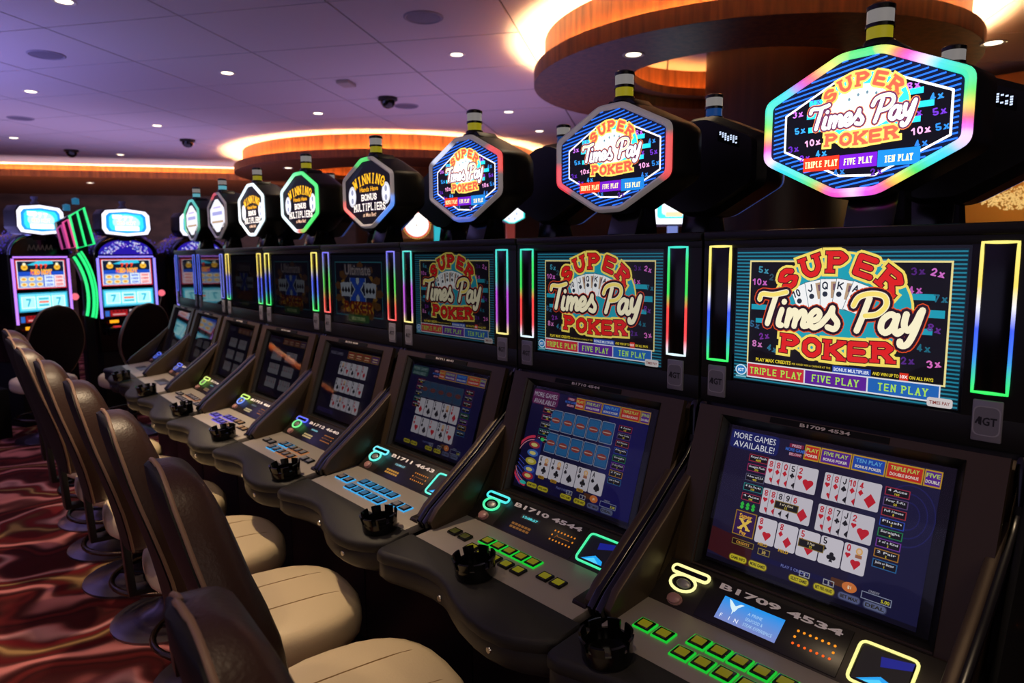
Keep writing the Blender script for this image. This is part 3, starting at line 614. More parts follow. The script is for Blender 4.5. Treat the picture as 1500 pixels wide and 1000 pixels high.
cand.sort(key=lambda t: t[:2])
g = .0075
pm = MB().prism([(g/1, g), (.985-g, g), (.985-g, 1.21-g), (g, 1.21-g)], 0, .012, 'z')
sk = [(E1.normalized()*x+E2.normalized()*y) for x, y in [(g, g), (.985-g, g), (.985-g, 1.21-g), (g, 1.21-g)]]
def tile_mb(o, mb): return mb.add([(o+p).to_tuple()[:2]+(z,) for z in (H, H+.012) for p in sk], [(0, 1, 2, 3), (7, 6, 5, 4), (0, 4, 5, 1), (1, 5, 6, 2), (2, 6, 7, 3), (3, 7, 4, 0)])
tme = tile_mb(Vector((0, 0, -0)), MB()).mesh('ceiling_panel', CEILM, smooth=0)
for k, (u, d, o) in enumerate(cand):
    if u == 0 and k < 290: link('ceiling_panel', tme, ceil, (o.x, o.y, 0))
    else: tile_mb(o, rest)
ro = link('ceiling_panels', rest.mesh('ceiling_panels', CEILM, smooth=0), ceil); ro['kind'] = 'stuff'
# straight cove soffit and the patterned back wall
COVE = glow('cove_led', 'ffcf92', 250); COVE2 = glow('cove_led_far', 'ffc888', 170)
def along(p0, t, n, x0, x1, poly, mb=None):
    """extrude a (depth along n, z) profile along t"""
    mb = mb or MB(); k = len(poly)
    v = [(p0+t*a+n*d).to_tuple()[:2]+(z,) for a in (x0, x1) for d, z in poly]
    return mb.add(v, [tuple(range(k)), tuple(range(2*k-1, k-1, -1))]+[(i, i+k, (i+1) % k+k, (i+1) % k) for i in range(k)])
zl, zb = 3.06, 2.94
WQ = WP*1.083; zs_ = 3.19
sof = struct('trim_1', along(WQ, WT, WN, -12, 8.6, [(0, zs_), (0, 3.06), (5.4, 3.06), (5.4, H+.01), (.11, H+.01), (.11, 3.10), (.01, 3.10), (.01, zs_)]), WOOD, 'wooden cove soffit along the back wall')
led = link('led_strip', along(WQ, WT, WN, -12, 8.6, [(.05, 3.12), (.08, 3.12), (.08, 3.133), (.05, 3.133)]).mesh('led_strip', COVE2, smooth=0), sof)
struct('wall_back', along(WP+WN*5.4, WT, WN, -12, 16, [(0, 0), (.15, 0), (.15, H), (0, H)]), noisemat('damask', '2c1a18', '46302a', 2.2, (1, 1, 2.2), .6, detail=1.5), 'dark brown damask back wall')
struct('wall_right', MB().box(12.4, 12.6, -3, 14, 0, H), WOODD, 'dark wood-panelled right wall')
def drum(idx, cx, cy, R, Rw, Ri, label, ledm=None):
    n = 96
    t = struct('trim_%d' % idx, MB().lathe([(Ri, H+.01), (Ri, zb), (R, zb), (R, zl), (R-.01, zl), (R-.01, 2.97), (Rw, 2.97), (Rw, H+.01)], n, (cx, cy, 0), caps=False), WOOD, label)
    link('led_strip', MB().lathe([(R-.052, 2.99), (R-.078, 2.99), (R-.078, 3.003), (R-.052, 3.003), (R-.052, 2.99)], n, (cx, cy, 0), caps=False).mesh('led_strip', ledm or COVE, smooth=0), t)
    link('inner_lip', MB().lathe([(Ri-.16, 3.03), (Ri+.01, 3.03), (Ri+.01, 3.05), (Ri-.14, 3.05), (Ri-.14, 3.10), (Ri-.16, 3.10), (Ri-.16, 3.03)], n, (cx, cy, 0), caps=False).mesh('inner_lip', WOOD, smooth=35), t)
    link('inner_led', MB().lathe([(Ri-.10, 3.055), (Ri-.06, 3.055), (Ri-.06, 3.065), (Ri-.10, 3.065), (Ri-.10, 3.055)], n, (cx, cy, 0), caps=False).mesh('inner_led', glow('inner_led', 'ffa85a', 40), smooth=0), t)
    return t
drum(2, 5.52, 3.36, 1.745, 1.65, 1.05, 'round wooden drop soffit with glowing cove over the near column')
drum(3, 7.1, 11.4, 2.8, 2.65, 1.7, 'round wooden drop soffit with glowing cove in the distance', COVE2)
def column(cx, cy, r, label):
    mb = MB(); n = 12
    mb.lathe([(r+.03, 0), (r+.03, .15), (r, .16), (r, 3.29)], 40, (cx, cy, 0))
    o = struct('column', mb, WOODD, label); o['category'] = 'column'; return o
column(5.78, 3.14, .60, 'round wooden column inside the near drop soffit')
column(7.2, 11.2, .95, 'round wooden column inside the far drop soffit')
# downlights, vents, camera domes, speakers
def ceiling_light(x, y, z, label, grp='recessed ceiling downlights'):
    t = thing('ceiling_light', label, 'light', (x, y, z), 0, grp)
    part('trim_ring', 'cl_t', lambda: MB().lathe([(.055, -.001), (.075, -.006), (.082, -.002), (.082, 0), (.055, 0), (.055, -.001)], 24, caps=False), mat('white_trim', 'cfc6bc', .5), t)
    part('lens', 'cl_l', lambda: MB().lathe([(.055, -.0005), (.03, -.004), (.008, -.005)], 20), glow('downlight_lens', 'ffeccb', 5), t)
LS = [(1.238, 9.35, 'ceiling downlight at the far left with a bluish halo, left of the joint lines'), (2.599, 7.221, 'ceiling downlight in the middle of the panelled ceiling'), (3.957, 5.265, 'ceiling downlight nearest the big glowing soffit'), (4.167, 8.485, 'ceiling downlight above the far drop soffit, left side'),
 (5.988, 6.893, 'small ceiling downlight between the two soffits, right one'), (2.836, 10.65, 'small ceiling downlight behind the middle one'), (1.037, 5.976, 'ceiling downlight cut by the top left edge of the picture'), (1.46, 13.05, 'small far ceiling downlight at the left edge near the cove'), (3.098, 14.0, 'tiny ceiling downlight just in front of the straight cove'), (7.24, 7.65, 'small far ceiling downlight right of the far soffit')]
for x, y, l in LS: ceiling_light(x, y, H, l)
for x, y, l in ((4.154, 3.391, 'downlight set in the underside of the near drop soffit, above the second sign'), (5.865, 1.601, 'downlight set in the underside of the near drop soffit at the right edge'), (2.978*1.06, 17.0, 'downlight in the underside of the straight cove soffit'), (4.937, 11.2, 'downlight in the underside of the far drop soffit')): ceiling_light(x, y, 3.06 if y > 14 else zb, l, 'downlights in the soffits')
for x, y, l, r in ((3.163, 4.623, 'round grey ceiling speaker grille near the big soffit', .15), (4.786, 7.401, 'round grey ceiling speaker grille beside the black camera dome', .15), (1.148, 7.598, 'round ceiling speaker grille reflecting blue light at left', .15), (1.343, 11.178, 'far round ceiling speaker grille reflecting blue light', .15)):
    t = thing('ceiling_speaker', l, 'speaker', (x, y, H), 0, 'round ceiling speakers')
    part('rim', 'sp_r', lambda: MB().lathe([(.13, -.004), (.14, -.010), (.152, -.004), (.152, 0), (.13, 0), (.13, -.004)], 32, caps=False), mat('spk_rim', '8c8490', .5), t)
    part('grille', 'sp_g', lambda: MB().lathe([(.13, -.003), (.08, -.006), (.01, -.007)], 32), mat('spk_grille', '6c6674', .6, bump=.6, bscale=400), t)
for x, y, l in ((4.383, 7.159, 'black camera dome in the middle of the ceiling'), (3.511, 11.6, 'black camera dome left of the far soffit'), (2.339, 13.9, 'black camera dome in front of the straight cove')):
    t = thing('camera_dome', l, 'camera', (x, y, H), 0, 'black ceiling camera domes')
    part('collar', 'cdm_c', lambda: MB().lathe([(.11, 0), (.11, -.03), (.085, -.035), (.085, 0)], 24, caps=False), BLACK, t)
    part('bubble', 'cdm_b', lambda: MB().lathe([(.085, -.03), (.08, -.07), (.055, -.105), (.02, -.12)], 24), BLACKG, t)
t = thing('smoke_detector', 'square beige detector box on the ceiling left of the camera dome', 'detector', (3.668, 6.801, H), math.radians(37))
part('housing', 'smk', lambda: MB().box(-.1, .1, -.07, .07, -.035, 0), mat('detector', 'a89a90', .6), t, .008)

# ------------------------------------------------------------------ video poker machines
XF = 1.38; W = .64; Y0 = .277
MG = 'video poker machines in the long row'
PP0, PPD, PPN = Vector((-.145, 0, .83)), Vector((-.794, 0, -.607)), Vector((-.607, 0, .794))
DP0, DPD, DPN = Vector((-.23, 0, .765)), Vector((-.9939, 0, -.1104)), Vector((-.1104, 0, .9939))
def on(fr, y, s, h=0): p = fr[0]+fr[1]*s+fr[2]*h; return (p.x, y, p.z)
PAN, DEC, LOW = (PP0, PPD, PPN), (DP0, DPD, DPN), (LSP, LSD, LSN)
def pbox(fr, y0, y1, s0, s1, h0, h1, mb=None):
    mb = mb or MB()
    v = [on(fr, y, s, h) for y in (y0, y1) for s in (s0, s1) for h in (h0, h1)]
    return mb.add(v, [(0, 1, 3, 2), (4, 6, 7, 5), (0, 4, 5, 1), (2, 3, 7, 6), (0, 2, 6, 4), (1, 5, 7, 3)])
def pring(fr, y0, y1, s0, s1, w, h0, h1, mb=None, w2=None, wsd=None):
    """rectangular ring; its inner edge may drop to another height (w2)"""
    mb = mb or MB()
    O = [(y0, s0), (y1, s0), (y1, s1), (y0, s1)]; wsd = w if wsd is None else wsd; I = [(y0+w, s0+wsd), (y1-w, s0+wsd), (y1-w, s1-wsd), (y0+w, s1-wsd)]
    hi = h1 if w2 is None else w2
    A = [on(fr, *p, h0) for p in O]; B = [on(fr, *p, h1) for p in O]; Cc = [on(fr, *p, hi) for p in I]; D = [on(fr, *p, min(h0, hi)-.001) for p in I]
    return mb.loft([A, B, Cc, D], False, True)
def panart(fr, y1, s1, u): return Art(on(fr, y1, s1, .0008), (0, -u, 0), tuple(-fr[1]*u), tuple(fr[2]))
def neon(name, pts, r, cols, st, parent, closed=True, n=6):
    mb = MB().tube(pts, r, n, closed); me = mb.mesh(name, artmat(st, .25), smooth=60)
    a = me.attributes.new('Col', 'FLOAT_COLOR', 'CORNER'); buf = []
    k = len(pts); cl = [cols(i/k) if callable(cols) else lin(cols) for i in range(k)]
    for lp in me.loops: buf += [*cl[min(lp.vertex_index//n, k-1)], 1.0]
    a.data.foreach_set('color', buf); return link(name, me, parent)
def ramp(st, t):
    for (a, ca), (b, cb) in zip(st, st[1:]):
        if t <= b:
            k = (t-a)/(b-a) if b > a else 0; A, B = lin(ca), lin(cb); return [x+(y-x)*k for x, y in zip(A, B)]
    return lin(st[-1][1])
def rectpath(y0, y1, a0, a1, f, n=14, m=3):
    P = [(y1, a1+(a0-a1)*k/n) for k in range(n)]+[(y1+(y0-y1)*k/m, a0) for k in range(m)]+[(y0, a0+(a1-a0)*k/n) for k in range(n)]+[(y0+(y1-y0)*k/m, a1) for k in range(m)]
    return [f(*p) for p in P], [p[1] for p in P]
WAVE = [(.637, .883), (.628, .874), (.60, .874), (.55, .888), (.5, .902), (.45, .908), (.40, .906), (.355, .895), (.31, .877), (.26, .860), (.21, .850), (.16, .847), (.11, .853), (.07, .868), (.03, .893), (.003, .915)]
def f_cab():
    mb = MB(); P = [(.31, .0), (.31, 1.165), (.012, 1.165), (.006, 1.125), (-.098, .833), (-.15, .822), (-.236, .755), (-.24, .70), (-.19, .68), (-.19, .08), (-.15, .075), (-.15, 0)]
    return mb.prism(P, .003, .637)
def f_top():
    P = [(.012, 1.163), (.012, 1.545), (.02, 1.549), (.31, 1.549), (.31, 1.163)]
    mb = MB().prism(P, .003, .637)
    mb.box(-.006, .02, .003, .637, 1.528, 1.549)       # brow along the top
    return mb
def f_face():
    mb = MB()
    for a in ((.003, .637, 1.512, 1.530), (.003, .637, 1.163, 1.218), (.003, .108, 1.216, 1.514), (.560, .637, 1.216, 1.514)): mb.box(0, .0125, *a)
    return mb
def f_cheek(y0, y1):
    P = [(.02, 1.163), (-.004, 1.135), (-.006, 1.075), (-.03, 1.045), (-.155, .938), (-.325, .808), (-.352, .776), (-.34, .752), (-.22, .752), (-.105, .83), (.0, 1.12)]
    return lambda: MB().prism(P, y0, y1)
def f_trim(y0, y1):
    P = [(.004, 1.163), (-.008, 1.14), (-.011, 1.07), (-.036, 1.038), (-.160, .932), (-.331, .802), (-.362, .770), (-.352, .748), (-.335, .752), (-.338, .775), (-.318, .795), (-.150, .925), (-.024, 1.035), (.0, 1.07)]
    return lambda: MB().prism(P, y0, y1)
def f_plate():
    mb = MB()
    pring(LOW, .022, .618, -.012, .347, .062, -.012, .001, mb, None, .016)
    return mb
def f_bezel(): return pring(LOW, .084, .560, .004, .336, .018, -.028, .003, None, -.023)
def f_deck():
    mb = MB()
    v = [on(DEC, y, s, h) for s in (-.012, .166) for y in (.03, .615) for h in (-.02, .002)]
    return mb.add(v, [(0, 1, 3, 2), (4, 6, 7, 5), (0, 4, 5, 1), (2, 3, 7, 6), (0, 2, 6, 4), (1, 5, 7, 3)])
def deckz(x): return .765-.111*(-.23-x)
def f_pad():
    P = [(X-XF, y) for y, X in WAVE]+[(-.395, .003), (-.395, .637)]
    def ring(d, z): 
        c = (-.45, .32); out = []
        for x, y in P:
            xx = x+(d if x < -.41 else 0); yy = min(max(y, .003+d*.4), .637-d*.4); out.append((xx, yy, deckz(x)+z))
        return out
    return MB().loft([ring(.004, -.028), ring(0, -.022), ring(0, -.008), ring(.003, -.002), ring(.010, .0035)])
def f_fascia():
    P = [(X-XF+.007, y) for y, X in WAVE]+[(-.30, .003), (-.30, .637)]
    R_ = lambda d, z: [(x+(d if x < -.35 else 0), y, z) for x, y in P]
    return MB().loft([R_(.035, .645), R_(.012, .652), R_(0, .668), R_(0, .706), R_(.004, .712)])
def f_lock(): return MB().lathe([(.0085, 0), (.0085, .006), (.0065, .009), (.002, .009)], 14)
def f_button():
    mb = MB(); pbox(DEC, -.0172, .0172, -.015, .015, 0, .006, mb); o = Vector(on(DEC, 0, 0, 0))
    mb.v = [tuple(Vector(p)-o) for p in mb.v]; return mb
def f_cap():
    mb = MB(); pbox(DEC, -.0118, .0118, -.0098, .0098, .0055, .0075, mb); o = Vector(on(DEC, 0, 0, 0)); mb.v = [tuple(Vector(p)-o) for p in mb.v]; return mb
def f_bring():
    mb = pring(DEC, -.0196, .0196, -.0174, .0174, .0034, .0, .0038); o = Vector(on(DEC, 0, 0, 0)); mb.v = [tuple(Vector(p)-o) for p in mb.v]; return mb
def oval(cx, cs, rx, rs, fr, h, n=20): return [on(fr, cx+rx*math.cos(2*PI*i/n), cs+rs*math.sin(2*PI*i/n), h) for i in range(n)]
def pill(cx, cs, hx, r, fr, h, n=8):
    P = []
    for sx, a0 in ((1, -90), (-1, 90)):
        for k in range(n+1):
            t = math.radians(a0+180*k/n); P.append(on(fr, cx+sx*hx+r*math.cos(t), cs+r*math.sin(t), h))
    return P
def machine(i, S):
    t = thing('video_poker_machine', S['label'], 'gaming machine', (*posed(i, XF, -W/2), 0), POSE[i][1], MG)
    part('cabinet', 'cab', f_cab, BLACK, t, .004); part('top_box', 'top', f_top, BLACK, t, .006)
    part('screen_surround', 'face', f_face, BLACK, t, .0015)
    part('cheek', 'ckl', f_cheek(.603, .625), BRONZE, t, .004); part('cheek', 'ckr', f_cheek(.015, .037), BRONZE, t, .004)
    part('cheek_trim', 'tkl', f_trim(.619, .638), BLACKG, t, .004); part('cheek_trim', 'tkr', f_trim(.002, .021), BLACKG, t, .004)
    part('face_plate', 'plate', f_plate, BRONZE, t); part('lower_bezel', 'bezel', f_bezel, BLACK, t)
    # upper screen
    us = part('upper_screen', 'usb', lambda: MB().box(.0066, .012, .106, .562, 1.217, 1.513), BLACKG, t, smooth=0)
    art_part('artwork', 'up_'+S['up'], {'super': art_super, 'ult': art_ultimate, 'off': art_ultimate}[S['up']], artmat(S['upb']), us)
    part('glass', 'usg', lambda: MB().add([(.0025, y, z) for y, z in ((.108, 1.218), (.108, 1.512), (.560, 1.512), (.560, 1.218))], [(0, 1, 2, 3)]), glassmat(), us, smooth=0)
    ls = part('lower_screen', 'lsb', lambda: pbox(LOW, .095, .55, .012, .334, -.035, -.0215), BLACKG, t, smooth=0)
    art_part('artwork', 'lo_'+S['lo'], {'l1': art_low1, 'l2': art_low2, 'l3': art_low3, 'l4': lambda: art_low4(3), 'l5': lambda: art_low4(6)}[S['lo']], artmat(S['lob']), ls)
    part('glass', 'lsg', lambda: MB().add([on(LOW, y, s, -.014) for y, s in ((.100, .020), (.100, .320), (.544, .320), (.544, .020))], [(0, 1, 2, 3)]), glassmat(), ls, smooth=0)
    # light strips either side of the upper screen
    for y0, y1 in ((.0415, .0925), (.5685, .6195)):
        sp = part('light_strip', 'lst%.2f' % y0, lambda: MB().box(-.001, .006, y0+.002, y1-.002, 1.262, 1.514), BLACKG, t, .001)
        if S.get('strip'):
            pts, zz = rectpath(y0, y1, 1.2605, 1.5155, lambda y, z: (-.0015, y, z))
            zs = [(1.5155-z)/.255 for z in zz]
            neon('neon_outline', pts, .0031, lambda q: ramp(S['strip'], zs[min(int(round(q*len(zs))), len(zs)-1)]), S.get('sst', 1.15), sp)
    for y in (.067, .594):
        b = part('badge', 'badge%.2f' % y, lambda: MB().box(-.004, .004, y-.0225, y+.0225, 1.176, 1.248), SILVER, t, .002)
        def emb():
            a = Art((-.0046, y+.0225, 1.176), (0, -.001, 0), (0, 0, .001), (-1, 0, 0))
            a.rrect(2, 10, 43, 62, 10, '9c9aa6', 0); a.rrect(4, 12, 41, 60, 9, '74727e', 1); a.bf('IGT', 25.5, 29, 14, '17161c', 2, .03, wfit=25); a.stroke([(7, 32), (12, 42), (12, 31)], 3, '17161c', 2); return a
        art_part('emblem', 'emb%.2f' % y, emb, inkmat(), b)
    # engraved number strips
    ns = part('number_strip', 'nst', lambda: pbox(LOW, .21, .445, -.010, .002, .0, .003), BLACKM, t)
    art_part('number', 'num_u'+S['num'], lambda: (lambda a: (a.bf(S['num'], .115, .0025, .0068, 'd8d0cc', 0, .03, wfit=.10), a)[1])(panart((LSP, LSD, LSN*1), .445, .002, 1)), inkmat(), ns).location = LSN*.003
    # control panel
    cp = part('control_panel', 'cp', lambda: pbox(PAN, .035, .612, -.004, .108, -.02, 0), mat('panel_bronze', '2c2722', .4, .3), t, .002)
    gl = part('panel_glass', 'cpg', lambda: pbox(PAN, .204, .492, .006, .099, 0, .0016), mat('panel_glass', '15130f', .3), t, .0008)
    art_part('number', 'num_p'+S['num'], lambda: (lambda a: (a.bf(S['num'], .345, .081, .0125, 'ffffff', 0, .035, wfit=.25), a)[1])((lambda: Art(on(PAN, .69, .105, .0018), (0, -1, 0), tuple(-PPD), tuple(PPN)))()), inkmat(), gl)
    tk = part('ticket_slot', 'tks', lambda: MB().loft([pill(.541, .020, .036, .007, PAN, .0), pill(.541, .020, .036, .007, PAN, .004)]).loft([oval(.546, .045, .026, .017, PAN, 0), oval(.546, .045, .024, .016, PAN, .004)]), BLACKG, t)
    c1, c2 = S['tk']
    neon('slot_light', pill(.541, .019, .036, .0085, PAN, .004), .0034, c1, S.get('nst', 1.1), tk); neon('slot_light', oval(.546, .046, .030, .0185, PAN, .004), .0034, c2, S.get('nst', 1.1), tk)
    part('service_key', 'key', lambda: MB().loft([oval(.543, .047, .017*k, .0105*k, PAN, h, 14) for k, h in ((1, .003), (1, .006), (.8, .008))]), mat('key_grey', '9a9a98', .35, .4), t)
    part('service_button', 'rbt', lambda: MB().loft([oval(.545, .085, .0155*k, .0115*k, PAN, h, 14) for k, h in ((1.15, .0), (1.15, .003), (1, .003), (1, .008), (.75, .010))]), mat('red_button', '5e1e1c' if i > 1 else 'a87c78', .35), t)
    # player message display
    def disp():
        a = Art(on(PAN, .47, .09, .0020), (0, -1, 0), tuple(-PPD), tuple(PPN), .00008)
        if S['disp'] == 'fin':
            for k in range(14): a.rect(.02, .004+k*.0036, .1485, .0077+k*.0036, [x+(y-x)*k/13 for x, y in zip(lin('7888c8'), lin('1890e8'))], 0)
            a.poly([(.032, .052), (.040, .038), (.048, .030), (.053, .030), (.056, .040), (.066, .050), (.058, .049), (.050, .042), (.046, .044), (.038, .050)], 'd8f0f8', 1)
            a.poly([(.047, .034), (.049, .022), (.052, .034)], 'd8f0f8', 1)
            for ch, x in (('F', .031), ('I', .049), ('N', .064)): a.bf(ch, x, .0095, .009, 'f0f4ff', 1, .0)
            for k, s_ in enumerate(('A PRIME', 'SEAFOOD &', 'STEAK EXPERIENCE')): a.bf(s_, .079, .034-k*.0115, .0068, 'a8d0f4', 1, .0, 'l', wfit=(.03, .036, .060)[k])
        else:
            a.rect(.047, .040, .118, .054, '061414', 0)
            a.bf(S['disp'], .082, .0435, .0065, S['dc'], 1, .03, wfit=.056) if i < 4 else [a.rect(.056+.009*k, .0435, .063+.009*k, .050, S['dc'], 1) for k in range(6)]
            for r in range(2):
                for k in range(6): a.rect(.033+k*.0125, .006+r*.010, .043+k*.0125, .0125+r*.010, S['oc'], 0)
        return a
    def lamps():
        a = Art(on(PAN, .47, .09, .0020), (0, -1, 0), tuple(-PPD), tuple(PPN), .00008)
        pts = [(.178+k*.0113, .0445) for k in range(7)]+[(.178+k*.0113, .0185) for k in range(7)]+[(.1765, .0315), (.2475, .0315)]
        for n_, (x, y) in enumerate(pts): a.ell(x, y, .0026, .0026, 'ff9818' if (y > .03 and i == 1) else ('ff6010' if i == 1 else 'f09020'), 1, 10)
        if i > 1: a.stroke([(.188, .026), (.192, .036), (.194, .0315), (.236, .0315)], .0014, 'a06018', 1)
        return a
    art_part('display', 'disp%d' % i, disp, artmat(S.get('dst', 1.0)), gl); art_part('lamp_ring', 'lring%d' % i, lamps, artmat(S.get('dst', 1.0)), gl)
    # bill acceptor
    ba = part('bill_acceptor', 'bac', lambda: pbox(PAN, .096, .186, .018, .090, .0, .003), BLACKG, t, .001)
    def pocket():
        a = Art(on(PAN, .186, .090, .0034), (0, -1, 0), tuple(-PPD), tuple(PPN), .0001)
        a.rect(.004, .004, .086, .068, '02030c', 0); a.poly([(.04, .040), (.086, .054), (.086, .068), (.036, .058)], '0a1880', 1)
        a.poly([(.012, .006), (.046, .024), (.072, .016), (.076, .006)], '18a0f0', 2); a.poly([(.02, .006), (.046, .018), (.066, .006)], '50d0ff', 3); return a
    art_part('lit_pocket', 'pocket', pocket, artmat(1.0), ba)
    bp = [on(PAN, y, s, .004) for y, s in rounded([(.188, .016), (.094, .016), (.094, .092), (.188, .092)], .012, 4)]
    neon('slot_light', bp, .0029, S['bill'], S.get('nst', 1.1), ba)
    # button deck, pad and fascia
    part('button_deck', 'deck', f_deck, GREYD, t, .002); part('arm_pad', 'pad', f_pad, PADM, t, smooth=50); part('fascia', 'fas', f_fascia, mat('fascia', '1f1d1c', .5, bump=.2, bscale=600), t, smooth=50)
    for y, x in ((.395, .906), (.145, .855)):
        part('lock', 'lock', f_lock, CHROME, t, loc=(x-XF+.008, y, .682), rot=(0, -PI/2, 0))
    if S.get('btn'):
        for (y, s, row) in [(.543, .084, 0), (.497, .085, 0)]+[(.432-.0432*k, .061, 1) for k in range(5)]+[(.437-.0445*k, .109, 2) for k in range(5)]+[(.190, .087, 3), (.147, .087, 3)]:
            lc = on(DEC, y, s, .002); cc, rc = S['btn'](row, y)
            b = part('deck_button', 'btn', f_button, BLACKG, t, .0012, loc=lc)
            part('cap', 'cap%s' % cc.name, f_cap, cc, b, .0006)
            if rc: part('light_ring', 'lr%s' % rc.name, f_bring, rc, b, smooth=0)
    else:
        part('blank_panel', 'blank', lambda: pbox(DEC, .22, .42, .05, .11, .002, .004), mat('blank', '54545c', .3, .4), t, .001)
    # small plate where the cheek meets the deck
    part('corner_plate', 'crn', lambda: MB().prism([(-.235, .757), (-.235, .775), (-.345, .762), (-.352, .748)], .034, .075), BRONZED, t, .003)
    return t
cap_y = glow('cap_yellow', 'b4a818', .32); cap_d = glow('cap_dim', '8a8428', .12); cap_g = mat('cap_grey', '8a8a92', .3, .3); cap_b = glow('cap_blue', '50a0d8', .30); cap_p = glow('cap_violet', '8070e0', .5); cap_o = glow('cap_amber', 'e0a060', .4)
rg = glow('ring_green', '18d838', .75); rgd = glow('ring_green_dim', '20a828', .5); rb = glow('ring_blue', '38a8e8', .95); rv = glow('ring_violet', '6a58f0', .8); ro_ = glow('ring_amber', 'd88850', .5)
POSE = {}
_c = Vector((XF, Y0+W*.5, 0))
for _i in range(1, 9):
    if _i > 1:
        _a = math.radians({6: 1.75, 7: 3.25, 8: 4.0}.get(_i, 0)); _c = _c+Vector((math.sin(_a), math.cos(_a), 0))*(W+(.014 if _i > 5 else 0))
    POSE[_i] = (_c.copy(), -math.radians({6: 2.5, 7: 3.6, 8: 4.0}.get(_i, 0)))
def posed(i, x, y):
    c, a = POSE[i]; v = Matrix.Rotation(a, 3, 'Z') @ Vector((x-XF, y, 0)); return (c.x+v.x, c.y+v.y)
SPEC = {
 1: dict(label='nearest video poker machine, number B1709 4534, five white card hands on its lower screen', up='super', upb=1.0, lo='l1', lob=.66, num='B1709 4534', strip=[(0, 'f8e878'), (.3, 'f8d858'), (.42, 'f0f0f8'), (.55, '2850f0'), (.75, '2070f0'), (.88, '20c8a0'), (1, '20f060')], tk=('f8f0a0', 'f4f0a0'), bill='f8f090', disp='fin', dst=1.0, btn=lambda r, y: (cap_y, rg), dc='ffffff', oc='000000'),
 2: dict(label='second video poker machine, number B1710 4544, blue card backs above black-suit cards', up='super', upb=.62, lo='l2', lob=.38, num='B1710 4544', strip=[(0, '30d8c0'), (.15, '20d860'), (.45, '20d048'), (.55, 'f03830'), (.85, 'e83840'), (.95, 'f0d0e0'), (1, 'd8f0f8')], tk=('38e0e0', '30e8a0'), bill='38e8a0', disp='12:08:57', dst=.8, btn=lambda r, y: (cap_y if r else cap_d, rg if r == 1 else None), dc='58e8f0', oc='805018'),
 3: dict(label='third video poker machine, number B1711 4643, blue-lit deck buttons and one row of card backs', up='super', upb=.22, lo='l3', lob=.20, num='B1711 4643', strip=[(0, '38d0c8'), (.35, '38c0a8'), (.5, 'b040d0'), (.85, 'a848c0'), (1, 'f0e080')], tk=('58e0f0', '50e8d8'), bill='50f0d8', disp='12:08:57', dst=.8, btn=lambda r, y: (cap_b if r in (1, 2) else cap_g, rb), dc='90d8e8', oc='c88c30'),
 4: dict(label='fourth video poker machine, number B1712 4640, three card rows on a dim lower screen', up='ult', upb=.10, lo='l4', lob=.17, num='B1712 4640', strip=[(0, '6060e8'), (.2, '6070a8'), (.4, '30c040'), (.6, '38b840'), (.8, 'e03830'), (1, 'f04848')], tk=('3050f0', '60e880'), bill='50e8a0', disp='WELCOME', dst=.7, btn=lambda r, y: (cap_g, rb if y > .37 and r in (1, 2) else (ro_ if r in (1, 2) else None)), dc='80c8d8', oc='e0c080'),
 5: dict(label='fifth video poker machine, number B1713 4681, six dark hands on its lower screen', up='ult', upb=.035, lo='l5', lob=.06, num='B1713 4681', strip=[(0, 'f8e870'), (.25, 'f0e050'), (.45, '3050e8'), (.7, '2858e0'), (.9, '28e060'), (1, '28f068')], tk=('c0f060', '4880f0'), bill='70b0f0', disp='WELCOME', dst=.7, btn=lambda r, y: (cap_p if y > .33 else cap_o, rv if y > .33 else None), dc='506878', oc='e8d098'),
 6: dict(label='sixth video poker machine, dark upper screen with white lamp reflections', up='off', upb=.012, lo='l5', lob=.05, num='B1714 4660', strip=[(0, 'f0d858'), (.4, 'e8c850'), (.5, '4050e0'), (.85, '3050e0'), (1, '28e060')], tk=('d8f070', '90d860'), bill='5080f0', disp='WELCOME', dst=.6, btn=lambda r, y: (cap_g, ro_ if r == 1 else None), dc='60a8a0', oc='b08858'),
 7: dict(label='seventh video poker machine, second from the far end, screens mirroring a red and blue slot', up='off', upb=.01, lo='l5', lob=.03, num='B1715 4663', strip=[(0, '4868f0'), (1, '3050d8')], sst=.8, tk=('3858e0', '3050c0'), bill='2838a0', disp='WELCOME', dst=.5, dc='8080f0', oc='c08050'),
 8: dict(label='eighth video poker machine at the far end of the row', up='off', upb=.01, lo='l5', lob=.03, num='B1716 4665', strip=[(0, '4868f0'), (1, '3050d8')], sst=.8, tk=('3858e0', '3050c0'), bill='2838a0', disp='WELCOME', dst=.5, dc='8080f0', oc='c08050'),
}
for i in range(1, 9): machine(i, SPEC[i])
part_end = link('end_panel', MB().prism([(.0, 0), (.31, 0), (.31, 1.549), (.004, 1.549), (.0, 1.165), (-.10, .95), (-.2, .74), (-.19, .0)], -.012, .0).mesh('end_panel', BLACKM, .003), bpy.data.objects['video_poker_machine'])
part_end['label'] = 'black side panel closing the near end of the row'

